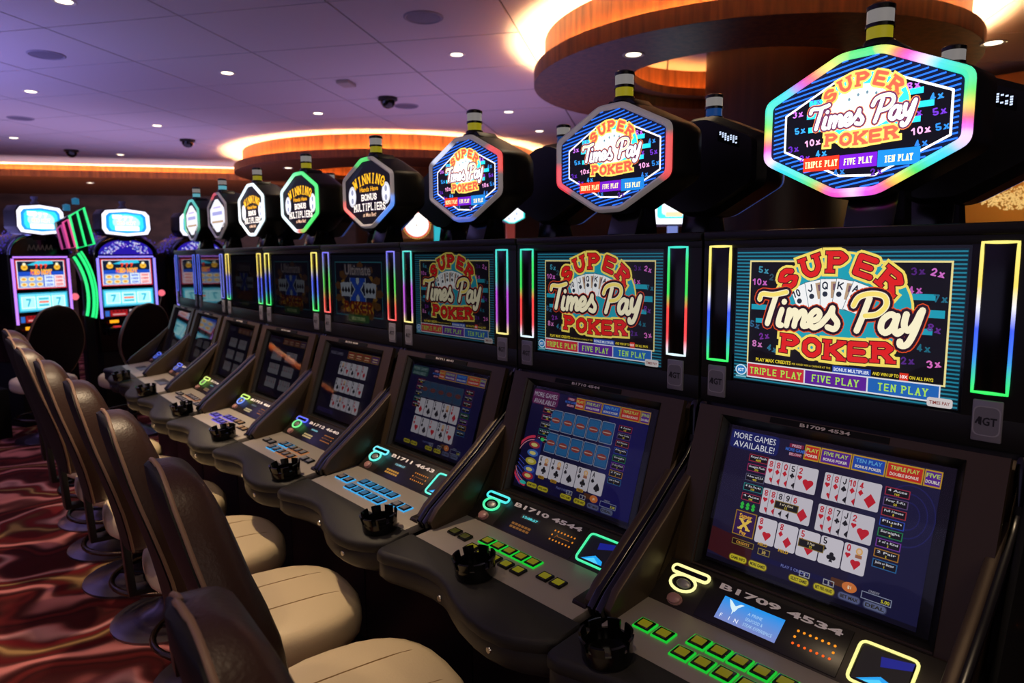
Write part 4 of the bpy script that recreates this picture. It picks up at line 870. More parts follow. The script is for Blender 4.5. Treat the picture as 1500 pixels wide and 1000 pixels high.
# ------------------------------------------------------------------ octagonal signs on the machines
RAIN = [(0, '10e0c8'), (.35, '58e848'), (.55, 'f0d848'), (.75, 'f04868'), (.92, 'e050f0'), (1.02, 'f4dcff'), (1.15, '28d8f8'), (1.5, '18e0c8'), (1.72, '68e070'), (1.88, 'f09848'), (2, 'f048c8'), (2.5, 'f8d0f4'), (2.95, 'e050f0'), (3.1, 'f05858'), (3.25, 'f0e048'), (3.45, '38e058'), (3.65, '10dce0'), (3.85, '28d0f8'), (4.02, 'f4ccff'),
        (4.15, 'e048f0'), (4.32, 'f05858'), (4.5, 'f0d848'), (4.75, '48e058'), (5, '10e0a0'), (5.3, '10dce0'), (5.5, 'f0e4fc'), (5.68, 'e848d8'), (5.84, 'f05858'), (5.95, 'f0e058'), (6.1, '28e080'), (6.9, '48e070'), (7.15, 'f0f060'), (7.4, 'f04868'), (7.58, 'c058e8'), (7.72, '28d8e8'), (8, '10e0c8')]
def ring_mesh(st, strength):
    """half-round lens running round the octagon, its colour running with the lamps behind it"""
    par = []; paths = []
    for d, x in ((.0, -.022), (.06, -.031), (.2, -.035), (.34, -.031), (.42, -.024)):
        P = OCT if d == 0 else inset(OCT, d); rp = []; N = 8; R_ = .42-d*.5
        for i in range(N):
            a, b, c = Vector(P[i-1]), Vector(P[i]), Vector(P[(i+1) % N]); d1 = (a-b).normalized()*R_; d2 = (c-b).normalized()*R_
            for k in range(5):
                t = k/4; q = (b+d1)*(1-t)**2+b*2*t*(1-t)+(b+d2)*t*t; rp.append((q, i+(t-.5)*.08))
            nx = c+(b-c).normalized()*R_
            for k in range(1, 11): rp.append(((b+d2).lerp(nx, k/11), i+.05+.9*k/11))
        paths.append([(x, *sgn(q)[1:]) for q, _ in rp]); par = [p for _, p in rp]
    n = len(par); mb = MB(); mb.loft(paths, False)
    me = mb.mesh('light_ring', artmat(strength, .80, .35), smooth=60); a = me.attributes.new('Col', 'FLOAT_COLOR', 'CORNER'); buf = []
    cl = [ramp(st, p % 8) for p in par]
    for lp in me.loops: buf += [*cl[lp.vertex_index % n], 1.0]
    a.data.foreach_set('color', buf); return me
def octring(k, x, P=OCT, r=.42): return [(x, *sgn(p)[1:]) for p in rounded(scaled(P, k), r, 3)]
def f_house(): return MB().loft([octring(.965, -.020), octring(1.0, -.017), octring(1.02, .0), octring(1.03, .075), octring(.98, .105), octring(.86, .135)])
def candle(t, low):
    prof = [('tower_base', [(.030, .352), (.030, .358), (.027, .364)], BLACKG), ('lens_low', [(.0235, .364), (.0235, .387)], low), ('band', [(.0265, .387), (.0265, .394)], BLACKG), ('lens_high', [(.0245, .394), (.0245, .419)], glow('lens_white', 'd8d0cc', .28)), ('tower_cap', [(.0265, .419), (.0265, .427), (.020, .431)], BLACKG)]
    for nm, p, m in prof: part(nm, 'can_%s%s' % (nm, m.name), lambda: MB().lathe(p, 24), m, t, loc=(.01, 0, -.003), smooth=40)
def sign(i, kind, st, rs, bright, label, low):
    t = thing('octagonal_sign', label, 'sign', (*posed(i, 1.47, 0), 1.549), POSE[i][1], 'octagonal signs on top of the poker machines')
    part('housing', 'sg_h', f_house, BLACK, t, smooth=40)
    part('post', 'sg_p', lambda: MB().prism([(.0, 0), (.10, 0), (.085, .09), (.03, .09)], -.05, .05), BLACKG, t, .006)
    part('neck', 'sg_n', lambda: MB().prism([(-.055, .335), (.055, .335), (.035, .354), (-.035, .354)], -.01, .07, 'x'), BLACK, t, .003)
    link('light_ring', ring_mesh(st, rs), t)
    fc = part('sign_face', 'sg_f', lambda: MB().prism([sgn(p)[1:] for p in inset(OCT, .36)], -.0252, -.019, 'x'), BLACKG, t, smooth=0)
    art_part('artwork', 'sa_'+kind, {'super': art_sign_super, 'win': art_sign_win, 'white': lambda: art_sign_win(True)}[kind], artmat(bright), fc)
    candle(t, low)
Z = '464242'; LY = glow('lens_yellow', 'c8b820', .42); LB = glow('lens_blue', '1858a8', .35); LC = glow('lens_cyan', '70c8d8', .6)
def seg(*s):     # stretches of the ring that are lit, the unlit rest glows faint grey, standing in for spilled light
    out = [(0, Z)] if s[0][0] > 0 else []
    for a, b, c in s: out += [(max(a-.12, 0), Z), (a, c), (b, c), (b+.12, Z)]
    return sorted(out+[(8, Z)], key=lambda q: q[0])
sign(1, 'super', RAIN, 1.15, 1.9, 'biggest octagonal sign at the right with a rainbow light ring', LY)
sign(2, 'super', seg((.6, 1.25, 'e82830'), (4.0, 4.8, 'e82c30')), .95, 1.5, 'octagonal sign with a grey ring lit red at its lower corners', LY)
sign(3, 'super', seg((2.0, 3.0, '4060c0'), (4.6, 5.3, 'e83028'), (7.2, 7.85, 'd8e0f8')), .95, 1.5, 'octagonal sign with a grey ring lit white at upper left and red at right', LY)
sign(4, 'win', seg((.85, 1.5, 'e84038'), (3.3, 4.2, '3888f0'), (6.2, 7.2, '20e060')), .95, 1.35, 'octagonal sign about bonus multipliers with a ring lit green, red and blue', LY)
sign(5, 'win', [(0, 'd8f4f8'), (2.0, 'e8f8fc'), (2.6, 'f05040'), (3.2, '30e060'), (6, '30e070'), (7, '60f0a0'), (7.5, 'd8f8f0'), (8, 'd8f4f8')], 1.2, 1.6, 'octagonal sign about bonus multipliers with a ring white at left and green at right', LY)
sign(6, 'win', [(0, 'e0f4fc'), (8, 'e0f4fc')], 1.3, 1.9, 'octagonal sign about bonus multipliers with an all-white ring', LY)
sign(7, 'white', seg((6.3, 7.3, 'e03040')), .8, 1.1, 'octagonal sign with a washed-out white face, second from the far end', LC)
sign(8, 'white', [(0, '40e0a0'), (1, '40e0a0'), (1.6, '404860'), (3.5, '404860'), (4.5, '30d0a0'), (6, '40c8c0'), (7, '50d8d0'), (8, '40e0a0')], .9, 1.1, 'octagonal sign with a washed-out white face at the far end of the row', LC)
# signs of the machines standing back to back, seen from behind
def back_sign(i):
    t = thing('rear_sign', ['', 'dark back of a sign behind the rainbow-ringed sign', 'dark back of a sign between the two nearest front signs', 'dark back of a sign between the second and third front signs', 'dark back of a sign behind the third front sign', 'dark back of a sign behind the fourth front sign', 'dark back of a sign behind the fifth front sign', 'dark back of a sign behind the sixth front sign'][i], 'sign', (*posed(i, 1.91, 0), 1.549), PI+POSE[i][1], 'signs facing away on the far side of the row')
    part('housing', 'sg_h2', lambda: MB().loft([octring(.965, -.020), octring(1.0, -.017), octring(1.02, .0), octring(1.03, .085), octring(.93, .105), octring(.92, .130)]), BLACK, t, smooth=30)
    part('post', 'sg_p', None, BLACKG, t); part('neck', 'sg_n', None, BLACK, t)
    link('light_ring', ring_mesh([(0, '3050a0'), (8, '3050a0')], .3), t)
    def digits():
        a = Art((.1306, 0, 0), (0, 1, 0), (0, 0, 1), (1, 0, 0))
        random.seed(i)
        for k in range(7):
            for r in range(4):
                if random.random() < .78: a.rect(.098+k*.0085, .2735+r*.0052-k*.0032, .1035+k*.0085, .2772+r*.0052-k*.0032, 'd0e0ff', 0)
        return a
    me = digits()
    d = part('digit_vent', 'dv%d' % i, lambda: MB().prism([(.092, .268), (.162, .241), (.162, .270), (.092, .297)], .122, .1304, 'x'), BLACKG, t)
    link('lit_digits', me.mesh('lit_digits', artmat(1.2)), d)
    candle(t, LB)
for i in range(1, 8): back_sign(i)
for i in range(1, 9):
    tb = thing('rear_machine', 'dark top of the machine standing back to back with the %s poker machine' % ('first second third fourth fifth sixth seventh eighth'.split()[i-1]), 'gaming machine', (*posed(i, XF, -W/2), 0), POSE[i][1], 'machines on the far side of the row')
    part('body', 'rmc', lambda: MB().box(.315, .62, .015, W-.015, 0, 1.545).prism([(.62, .70), (.82, .72), (.96, .66), (.96, .62), (.62, .62)], .015, W-.015), BLACK, tb, .004)
# the lit end of the row carries the topmost trim
# ------------------------------------------------------------------ ashtrays
def f_ash():
    R = .047; mb = MB()
    mb.lathe([(.043, 0), (.045, .004), (.0455, .03), (.041, .03), (.039, .008), (.0, .006)], 28)
    for k in range(8):
        a0, a1 = 2*PI*(k+.16)/8, 2*PI*(k+.84)/8; n = 4; rings = []
        for j in range(n+1):
            a = a0+(a1-a0)*j/n; c, s_ = math.cos(a), math.sin(a)
            rings.append([(.0455*c, .0455*s_, .028), (.049*c, .049*s_, .048), (.0445*c, .0445*s_, .049), (.041*c, .041*s_, .028)])
        mb.loft(rings)
    return mb
for (x, y, lb) in ((.944, .813, 'black notched ashtray on the nearest deck pad'), (.967, 1.245, 'black notched ashtray in the middle of the second deck pad'), (.945, 1.645, 'black notched ashtray on the third deck pad by the seam'), (.944, 2.271, 'black notched ashtray on the fourth deck pad'), (.962, 2.94, 'black notched ashtray on the fifth deck pad'), (.975, 3.55, 'black notched ashtray on the sixth deck pad'), (.975, 4.2, 'small far black ashtray on the seventh deck pad'), (.98, 4.80, 'farthest black ashtray on the last deck pad')):
    t = thing('ashtray', lb, 'ashtray', (x, y, deckz(x-XF)+.0045), 0, 'black ashtrays on the deck pads'); t.rotation_euler = (0, -.11, 0); t.scale = (1.08, 1.08, 1.0)
    part('bowl', 'ash', f_ash, BLACKG, t, smooth=40)

# ------------------------------------------------------------------ stools
def sup(cx, cy, rx, ry, z, e=2.6, n=28):
    out = []
    for i in range(n):
        a = 2*PI*i/n; c, s_ = math.cos(a), math.sin(a)
        out.append((cx+rx*math.copysign(abs(c)**(2/e), c), cy+ry*math.copysign(abs(s_)**(2/e), s_), z))
    return out
SEATC = (.03, 0)
def f_seat():
    R = [(.80, .415), (.92, .419), (.985, .432), (1.0, .45), (1.0, .482), (.985, .502), (.94, .517), (.84, .527), (.6, .534), (.3, .536)]
    return MB().loft([sup(.0, 0, .225*k, .228*k, z) for k, z in R])
def f_seam():
    mb = MB()
    for y in (-.075, .075): mb.tube([(x, y, .5355-(abs(x)/.21)**4*.022) for x in [-.19+.38*k/10 for k in range(11)]], .0022, 5)
    return mb
BK = [(.58, -.272, .105, .055), (.60, -.276, .125, .070), (.66, -.286, .160, .084), (.73, -.300, .190, .094), (.80, -.318, .205, .098), (.87, -.338, .203, .096), (.93, -.356, .190, .092), (.985, -.370, .172, .090), (1.035, -.381, .150, .086), (1.072, -.389, .126, .080), (1.094, -.392, .104, .072), (1.109, -.394, .080, .060), (1.119, -.395, .052, .046), (1.124, -.396, .026, .030)]
def backring(z, xr, hw, th, x0, x1, n=8):
    """cushion section: flat at the rear, crowned in front"""
    return [(xr+q*th+x0*(1-q), t*hw, z) for q, t in ((.0, -1), (.35, -1.0), (.7, -.98), (.9, -.91), (.985, -.75), (1.0, -.4), (1.0, 0), (1.0, .4), (.985, .75), (.9, .91), (.7, .98), (.35, 1.0), (.0, 1), (.04, .5), (.05, 0), (.04, -.5))]
def f_cushion(): return MB().loft([backring(z, xr, hw*.985, th, .004, 1) for z, xr, hw, th in BK])
def f_backpanel(): return MB().loft([[(xr-.012+.012*(t*t), t*hw*.97, z) for t in (-1, -.6, -.2, .2, .6, 1)]+[(xr+.006+.012*(t*t), t*hw*.97, z) for t in (1, .6, .2, -.2, -.6, -1)] for z, xr, hw, th in BK])
def f_piping():
    L = [(xr+.008, hw*.995, z) for z, xr, hw, th in BK]; R_ = [(x, -y, z) for x, y, z in reversed(L)]
    top = BK[-1]; mid = [(top[1]+.004-.002*math.cos(t), top[2]*.99*math.cos(t), top[0]+.006*math.sin(t)) for t in (PI*.25, PI*.5, PI*.75)]
    return MB().tube(L+mid+R_, .0045, 6)
def f_base(): return MB().lathe([(.235, .0), (.235, .010), (.21, .018), (.13, .034), (.07, .060), (.045, .085), (.0, .085)], 36, caps=False)
def f_ring():
    mb = MB().tube([(.215*math.cos(2*PI*k/32), .215*math.sin(2*PI*k/32), .20) for k in range(32)], .0115, 8, True)
    return mb
def f_spokes():
    mb = MB()
    for a in (.4, .4+2*PI/3, .4+4*PI/3): mb.tube([(.03*math.cos(a), .03*math.sin(a), .192), (.21*math.cos(a), .21*math.sin(a), .198)], .008, 6)
    return mb.lathe([(.034, .165), (.036, .17), (.036, .215), (.034, .22)], 20)
def stool(lb, loc, rz, grp='high-backed casino stools along the row'):
    t = thing('casino_stool', lb, 'stool', loc, rz, grp)
    s = part('seat', 'st_s', f_seat, BEIGE, t, smooth=60); part('seam', 'st_m', f_seam, mat('seam', '9a7c54', .5), s)
    part('back_cushion', 'st_c', f_cushion, LEATHER, t, smooth=60); bpn = part('back_panel', 'st_b', f_backpanel, LEATHERD, t, smooth=60); part('piping', 'st_p', f_piping, PIPING, bpn, smooth=60)
    part('pedestal', 'st_d', lambda: MB().lathe([(.030, .07), (.030, .25), (.024, .255), (.024, .38), (.10, .395), (.10, .418)], 20), mat('pedestal', '1c1a1c', .3, .8), t)
    part('base', 'st_e', f_base, mat('base_metal', '6a6068', .28, .9), t, smooth=50)
    fr = part('footrest', 'st_f', f_ring, mat('footrest_metal', '4a3c34', .22, .9), t, smooth=60); part('spokes', 'st_k', f_spokes, mat('pedestal', '', 0), fr)
    part('back_bracket', 'st_g', lambda: MB().prism([(-.06, .395), (-.06, .412), (-.255, .418), (-.270, .70), (-.292, .70), (-.278, .40)], -.032, .032), BLACK, t, .003)
    return t
for k, (x, y, rz, lb) in enumerate(((.585, .73, -5, 'nearest brown stool, its back cut by the bottom edge of the picture'), (.71, 1.33, -6, 'second brown stool from the front, cream seat cut by the bottom edge'), (.735, 1.88, -6, 'third brown stool from the front, cream seat fully in view'), (.75, 2.45, -5, 'fourth brown stool from the front, cream seat beside the third ashtray'),
        (.745, 3.04, -3, 'fifth brown stool from the front'), (.735, 3.55, 2, 'sixth brown stool from the front'), (.75, 4.03, 2, 'seventh brown stool from the front'), (.78, 4.51, 2, 'farthest brown stool of the row'))):
    st = stool(lb, (x, y, 0), math.radians(rz))

# ------------------------------------------------------------------ reel slot machines across the aisle
BD = Vector((.973, .23, 0)); BF_ = Vector((.23, -.973, 0)); BROT = math.atan2(.23, .973)
def frontart(x0, z0, u, y=-.001): return Art((x0, y, z0), (u, 0, 0), (0, 0, u), (0, -1, 0), .0004)
def bag(a, x, y, s, l): a.ell(x, y, s, s*.85, 'e8b030', l, 16); a.ell(x, y+s*.9, s*.5, s*.4, 'f0e8c0', l+1, 12); a.rect(x-s*.4, y-s*.2, x+s*.4, y+s*.15, 'b87818', l+1)
def art_slot_top():
    a = frontart(-.245, 1.27, .01); a.rect(0, 0, 49, 27, 'c02038', 0); a.rect(1.2, 1, 47.8, 26, 'e8e8f0', 1); a.rect(2, 1.5, 47, 25.5, '1848b8', 2)
    a.rect(2, 16, 47, 25.5, '081830', 3)
    for x in (8.5, 40.5): bag(a, x, 20, 3.2, 4)
    a.poly([(11, 22), (22, 25.8), (36, 25.8), (37, 23), (24, 21.5)], '30b8d8', 5); a.line('777', 24.5, 18.6, 4.2, 'e84020', 6, w=.8, sw=.3)
    for e, c, l in ((.1, 'f8d060', 7), (.02, 'e85018', 8)): a.bf('RED HOT', 24.5, 13.5, 4.2, c, l, e, wfit=21)
    for r in range(2):
        for k in range(3): a.ell(7+k*7.6, 9.2-r*5, 3.2, 1.9, 'f0e0a0', 4, 14); a.ell(7+k*7.6, 9.2-r*5, 2.0, 1.1, 'e09838', 5, 12)
    a.rect(3, 1.6, 26, 12, '90a8d8', 3)
    for x, c in ((27, 'd8e8f8'), (37, 'f8d8d8')):
        a.rect(x, 1.8, x+9.4, 12.5, c, 4)
        for r, tx in enumerate(('2250', '1000', '5000')): a.bf(tx, x+4.7, 2.6+r*3.4, 2.2, '2058c8' if x < 30 else 'c83040', 5, .04, wfit=7)
    return a
def art_slot_reels():
    a = frontart(-.245, 1.06, .01); a.rect(0, 0, 49, 17.5, '48c8e0', 0); a.frame(0, 0, 49, 17.5, 1.2, '2888a8', 1)
    for k in range(3):
        x = 3+k*14.8; a.rect(x, 1.5, x+13.4, 16, 'd8f8ff', 1); a.rect(x+.8, 4, x+12.6, 13.4, 'a0e8f0', 2)
        if k % 2 == 0: a.line('7', x+6.7, 4.8, 7.5, '38a8c0', 3, w=.7, sw=.22)
        else:
            for r in range(3): a.rect(x+1.8, 4.6+r*3, x+11.6, 6.6+r*3, ('48b0c0', 'e07868', '48b0c0')[r], 3)
        a.rect(x, 14, x+13.4, 16, '70c8e0', 3); a.rect(x, 1.5, x+13.4, 3.2, '70c8e0', 3)
    return a
def art_slot_strip():
    a = frontart(-.245, .955, .01); a.rect(0, 0, 49, 7.5, '28080c', 0); a.rect(1, 1, 5, 6.5, '3070d0', 1); a.rect(6, .8, 22, 6.8, 'b01820', 1)
    for k in range(4): a.poly([(7+k*3.7, 5), (8.8+k*3.7, 6.6), (10.6+k*3.7, 5)], '300408', 2)
    a.rect(8, 1.8, 20, 3.2, 'e0a0a0', 2); a.rect(24, 3.6, 32, 6.8, 'd0c8d0', 1); a.rect(40, 3.2, 47, 6.6, 'e0a0a8', 1); return a
def art_slot_sign():
    a = frontart(-.24, 1.76, .01, -.061)
    P = [(4, 3), (24, 1), (44, 3), (47, 8), (46.5, 22), (43, 26), (24, 28), (5, 26), (1.5, 22), (1, 8)]
    a.poly(P, 'f0ecff', 0); a.poly([(24+(x-24)*.84, 14.5+(y-14.5)*.8) for x, y in P], '1888d8', 1); a.poly([(24+(x-24)*.72, 14.5+(y-14.5)*.68) for x, y in P], '30c8f0', 2)
    a.ell(24, 14.5, 13, 7.5, 'b0f4ff', 3, 24); a.line('777', 23, 16.2, 4.5, 'f8fcff', 4, w=.9, sw=.3); a.bf('RED HOT', 24, 12, 4.0, 'f0b890', 5, .03, wfit=18); a.rect(13, 6.4, 36, 10.5, 'fff4e8', 4); a.rect(11, 18, 20, 22, 'e8ffff', 4)
    return a
def f_slot_body():
    P = [(-.30, .60), (.30, .60), (.30, 1.58)]+[(.30*math.cos(math.radians(t)), 1.58+.20*math.sin(math.radians(t))) for t in range(12, 180, 12)]+[(-.30, 1.58)]
    mb = MB(); k = len(P); v = [(x, 0, z) for x, z in P]+[(x, .42, z) for x, z in P]
    return mb.add(v, [tuple(range(k)), tuple(range(2*k-1, k-1, -1))]+[(i, i+k, (i+1) % k+k, (i+1) % k) for i in range(k)])
def f_crown():
    rnd = random.Random(3); mb = MB()
    for k in range(260):
        t = math.radians(rnd.uniform(4, 176)); r = 1+rnd.uniform(0, .22); x = .31*r*math.cos(t); z = 1.57+.24*r*math.sin(t); y = rnd.uniform(.04, .16); s = rnd.uniform(.006, .011)
        mb.add([(x-s, y, z), (x+s, y, z), (x, y-s, z), (x, y+s, z), (x, y, z+s), (x, y, z-s)], [(0, 2, 4), (2, 1, 4), (1, 3, 4), (3, 0, 4), (2, 0, 5), (1, 2, 5), (3, 1, 5), (0, 3, 5)])
    return mb
def slot(lb, base, left, arch, tubes, rz=BROT, sx=1.0):
    t = thing('slot_machine', lb, 'slot machine', (base.x, base.y, 0), rz, 'reel slot machines across the aisle'); t.scale = (sx, 1, .966)
    part('body', 'sl_b', f_slot_body, BLACKG, t, .01); part('stand', 'sl_s', lambda: MB().box(-.29, .29, -.02, .42, 0, .60), BLACKM, t, .006)
    for nm, z0, z1, fn, b in (('upper_display', 1.26, 1.545, art_slot_top, 1.25), ('reel_window', 1.05, 1.24, art_slot_reels, 1.45), ('lower_strip', .945, 1.035, art_slot_strip, .9)):
        s = part(nm, 'sl_'+nm, lambda: MB().box(-.25, .25, -.0006, .02, z0, z1), BLACKG, t, smooth=0); art_part('artwork', 'sl_a'+nm, fn, artmat(b), s)
    for sx in (-1, 1): neon('neon_tube', [(sx*.272, -.012, .95+k*.1) for k in range(7)], .011, tubes, 1.5, t, False)
    neon('neon_tube', [(-.262+k*.0524, -.012, 1.563) for k in range(11)], .009, tubes, 1.5, t, False)
    ar = part('arch_panel', 'sl_arch', lambda: MB().loft([[(.28*k*math.cos(math.radians(d)), -.012, 1.585+.165*k*math.sin(math.radians(d))) for d in range(0, 181, 12)], [(.29*k*math.cos(math.radians(d)), .002, 1.58+.175*k*math.sin(math.radians(d))) for d in range(0, 181, 12)]]) if (k := 1.0) else None, BLACKG, t)
    def spark():
        a = Art((0, -.0125, 1.585), (.01, 0, 0), (0, 0, .01), (0, -1, 0), .0003); rr = random.Random(5)
        if arch:
            a.ell(0, 0, 26, 15, '2818b0', 0, 24, 0, 187)
            for k in range(120):
                th = rr.uniform(5, 175); q = rr.uniform(.3, .9)**.6; x, y = 25*q*math.cos(math.radians(th)), 14.5*q*math.sin(math.radians(th)); a.ell(x, y, .7, .7, rr.choice(('e0e8ff', '90b0ff', 'b080f0', 'f8f8ff')), 1, 6)
        else:
            for k in range(6): a.stroke([(-12+k*4.2, 4+(k % 2)), (-10+k*4.2, 9), (-9+k*4.2, 5)], .9, '4a3c38', 0)
        return a
    art_part('arch_print', 'spark%d' % arch, spark, artmat(.9 if arch else .35), ar)
    part('arch_rim', 'sl_rim', lambda: MB().tube([(.30*math.cos(math.radians(d)), -.008, 1.585+.20*math.sin(math.radians(d))) for d in range(0, 181, 10)], .013, 8), mat('rim_chrome', '8890b0', .15, 1), t)
    cr = part('crown', 'sl_crown', f_crown, glow('crown_violet', '4a38b8', .55), t, smooth=0); cr['kind'] = 'stuff'
    sg = part('topper', 'sl_top', lambda: MB().prism([(-.235+x*.01, 1.755+y*.01) for x, y in [(3, 2), (23.5, 0), (44, 2), (48, 8), (47.5, 23), (44, 27.5), (23.5, 29.5), (3, 27.5), (-.5, 23), (-1, 8)]], -.06, .10), BLACK, t, .01)
    art_part('artwork', 'sl_sign', art_slot_sign, artmat(1.6), sg)
    part('topper_post', 'sl_tp', lambda: MB().box(-.06, .06, -.02, .06, 1.72, 1.78), BLACK, t, .004)
    part('topper_lamp', 'sl_tl', lambda: MB().lathe([(.035, 2.04), (.035, 2.07), (.022, 2.075), (.022, 2.10), (.03, 2.10), (.03, 2.12)], 14, (.01, .02, 0)), mat('lamp_grey', '686880', .4), t)
    lv = part('lever', 'sl_lv', lambda: MB().tube([(.32, .08, .95), (.335, .06, 1.05), (.345, .03, 1.15)], .008, 6), CHROME, t)
    part('lever_knob', 'sl_kn', lambda: MB().lathe([(.034*math.sin(math.radians(q)), -.034*math.cos(math.radians(q))) for q in range(10, 171, 16)], 16, (.346, .028, 1.175)), glow('knob', 'f87080', 1.1), lv)
    part('button_shelf', 'sl_bs', lambda: MB().prism([(-.27, .78), (.27, .78), (.27, .86), (-.27, .86)], -.14, .0), BLACKG, t, .01)
    part('cash_light', 'sl_cl', lambda: MB().box(-.20, -.115, -.006, .0, .895, .925), glow('amber_window', 'f8a018', 1.4), t, .003)
    part('red_button', 'sl_rb', lambda: MB().box(-.21, -.15, -.12, -.08, .858, .872), glow('red_lit', 'd82838', .8), t, .003)
    return t
A0 = Vector((.96, 7.57, 0)); SP = .755
slot('reel slot machine at the left with a dark arch', A0, 0, False, 'b878f0', math.radians(27), .93)
slot('reel slot machine left of the poker row, its arch full of blue sparkles', A0+BD*SP, 0, True, '9080ff')
slot('reel slot machine mostly hidden behind the far end of the poker row', A0+BD*SP*2.02, 0, True, '9080ff')
stool('brown stool seen from behind in front of the dark-arched slot machine', (.82, 6.86, 0), PI/2+BROT, 'stools in front of the reel slots')
stool('brown stool seen from behind in front of the sparkling slot machine', (1.41, 6.60, 0), PI/2+BROT, 'stools in front of the reel slots')
# green neon wheel machine between the two slots
gm = thing('wheel_game_machine', 'machine with green and pink neon frames curving up between the two reel slots', 'gaming machine', (A0+BD*(SP*.50-.085)+BF_*.10).to_tuple(), BROT)
part('body', 'gm_b', lambda: MB().box(-.0, .08, -.01, .03, 0, 1.62), BLACKM, gm, .01)
NG = '18e878'
def arcp(r, a0, a1, cx=-.53, cz=1.15, n=14): return [(cx+r*math.cos(math.radians(a0+(a1-a0)*k/n)), -.03, cz+r*1.15*math.sin(math.radians(a0+(a1-a0)*k/n))) for k in range(n+1)]
wh = part('wheel_panel', 'gm_w', lambda: MB().loft([[(p[0], -.01, p[2]) for p in arcp(.645, -17, 34)+arcp(.545, 34, -17)], [(p[0], .03, p[2]) for p in arcp(.645, -17, 34)+arcp(.545, 34, -17)]]), mat('wheel_green', '12301e', .3), gm)
for r in (.64, .612, .562): neon('neon_tube', arcp(r, -17, 34), .013 if r < .62 else .008, NG, 1.3, wh, False)
up_ = part('reel_panel', 'gm_u', lambda: MB().prism([(-.15, 1.58), (.12, 1.62), (.04, 1.95), (-.18, 1.82)], -.02, .03), mat('panel_violet', '2c1c34', .3), gm)
def quad(a, b, c, d): return [(.12+(x-.14)*.74, -.03, z-.02) for x, z in (a, b, c, d)]
neon('neon_tube', quad((-.06, 1.61), (.14, 1.65), (.05, 1.98), (-.12, 1.90)), .011, NG, 1.3, up_)
neon('neon_tube', [(.046, -.03, 1.61), (-.006, -.03, 1.92)], .009, NG, 1.3, up_, False)
neon('neon_tube', quad((-.15, 1.61), (-.08, 1.62), (-.14, 1.87), (-.20, 1.84)), .009, 'e84890', 1.0, up_)
neon('neon_tube', quad((-.23, 1.60), (-.17, 1.61), (-.22, 1.82), (-.27, 1.78)), .009, 'b83888', .8, up_)
for lx, lz in ((.0, 1.99), (-.08, 1.93)): part('lamp', 'gm_l', lambda: MB().lathe([(.0, 0), (.03, 0), (.03, .05), (.0, .06)], 12), glow('lamp_blue', '2888b8', .5), gm, loc=(lx, 0, lz))
# gold machine beyond, between the slots and the end of the row
def backdrop_machine(lb, loc, rz, build):
    t = thing('distant_slot_machine', lb, 'slot machine', loc, rz, 'slot machines in the distance'); part('body', 'bd_b', lambda: MB().box(-.3, .3, 0, .5, 0, 1.62).box(-.3, .3, -.25, 0, .6, .75), BLACK, t, .02); build(t); return t
def b_gold(t):
    s = part('topper', 'g_t', lambda: MB().lathe([(.02, 0), (.16, .02), (.2, .12), (.16, .22), (.10, .26), (.13, .30)], 20, (0, .1, 1.22)), glow('gold_pot', 'e8a848', 1.1), t)
    def a_():
        a = frontart(-.25, .8, .01, -.002); a.rect(0, 0, 50, 40, '301c10', 0)
        for r in range(3):
            for k in range(6): a.rect(2+k*8, 3+r*13, 8+k*8, 13+r*13, ('c89860', '704830', 'e0c0a0')[(r+k) % 3], 1)
        return a
    art_part('screen', 'g_s', a_, artmat(.8), t)
p = Vector((2.39, 9.36, 0)); backdrop_machine('distant machine with a golden pot between the slots and the poker row', (p.x, p.y, 0), BROT, b_gold)
def b_round(t):
    part('topper_disc', 'r_d', lambda: MB().lathe([(.0, -.02), (.155, -.02), (.155, .04), (.0, .04)], 36), mat('disc_red', '701018', .4), t, loc=(0, 0, 1.86), rot=(PI/2, 0, 0))
    def a_():
        a = Art((0, -.0415, 1.86), (.006, 0, 0), (0, 0, .006), (0, -1, 0), .0005); a.ell(0, 0, 25, 25, 'f05040', 0); a.ell(0, 0, 23, 23, 'fff4ec', 1); a.poly([(-1.5, -3), (1.5, -3), (0, 3)], '302020', 2)
        for k in range(40):
            th = 2*PI*k/40; a.ell(27*math.cos(th), 27*math.sin(th), 1.1, 1.1, 'f0b048', 0, 8)
        return a
    art_part('lit_face', 'r_f', a_, artmat(1.6), t)
    part('topper_bar', 'r_b', lambda: MB().tube([(-.11+.0275*k, -.02, 2.06+.008*math.sin(PI*k/8)) for k in range(9)], .036, 12), glow('bar_white', 'f8fff0', 1.3), t)
    part('frame', 'r_fr', lambda: MB().box(-.20, -.17, 0, .1, 1.6, 2.15).box(.17, .20, 0, .1, 1.6, 2.15).box(-.20, .20, 0, .1, 2.13, 2.17).box(-.2, .2, .05, .1, 1.6, 2.15), mat('gold_frame', '8a6838', .35, .8), t)
p = Vector((4.62, 6.99, 0)); backdrop_machine('distant slot with a round white and red topper', (p.x, p.y, 0), -.45, b_round)
def b_cyan(t): part('side_light', 'c_l', lambda: MB().box(-.06, .06, -.03, 0, 1.6, 2.2), glow('cyan_panel', '28c8d8', .8), t, .01)
p = Vector((6.16, 8.74, 0)); backdrop_machine('distant slot with a tall cyan light panel', (p.x, p.y, 0), -.5, b_cyan)
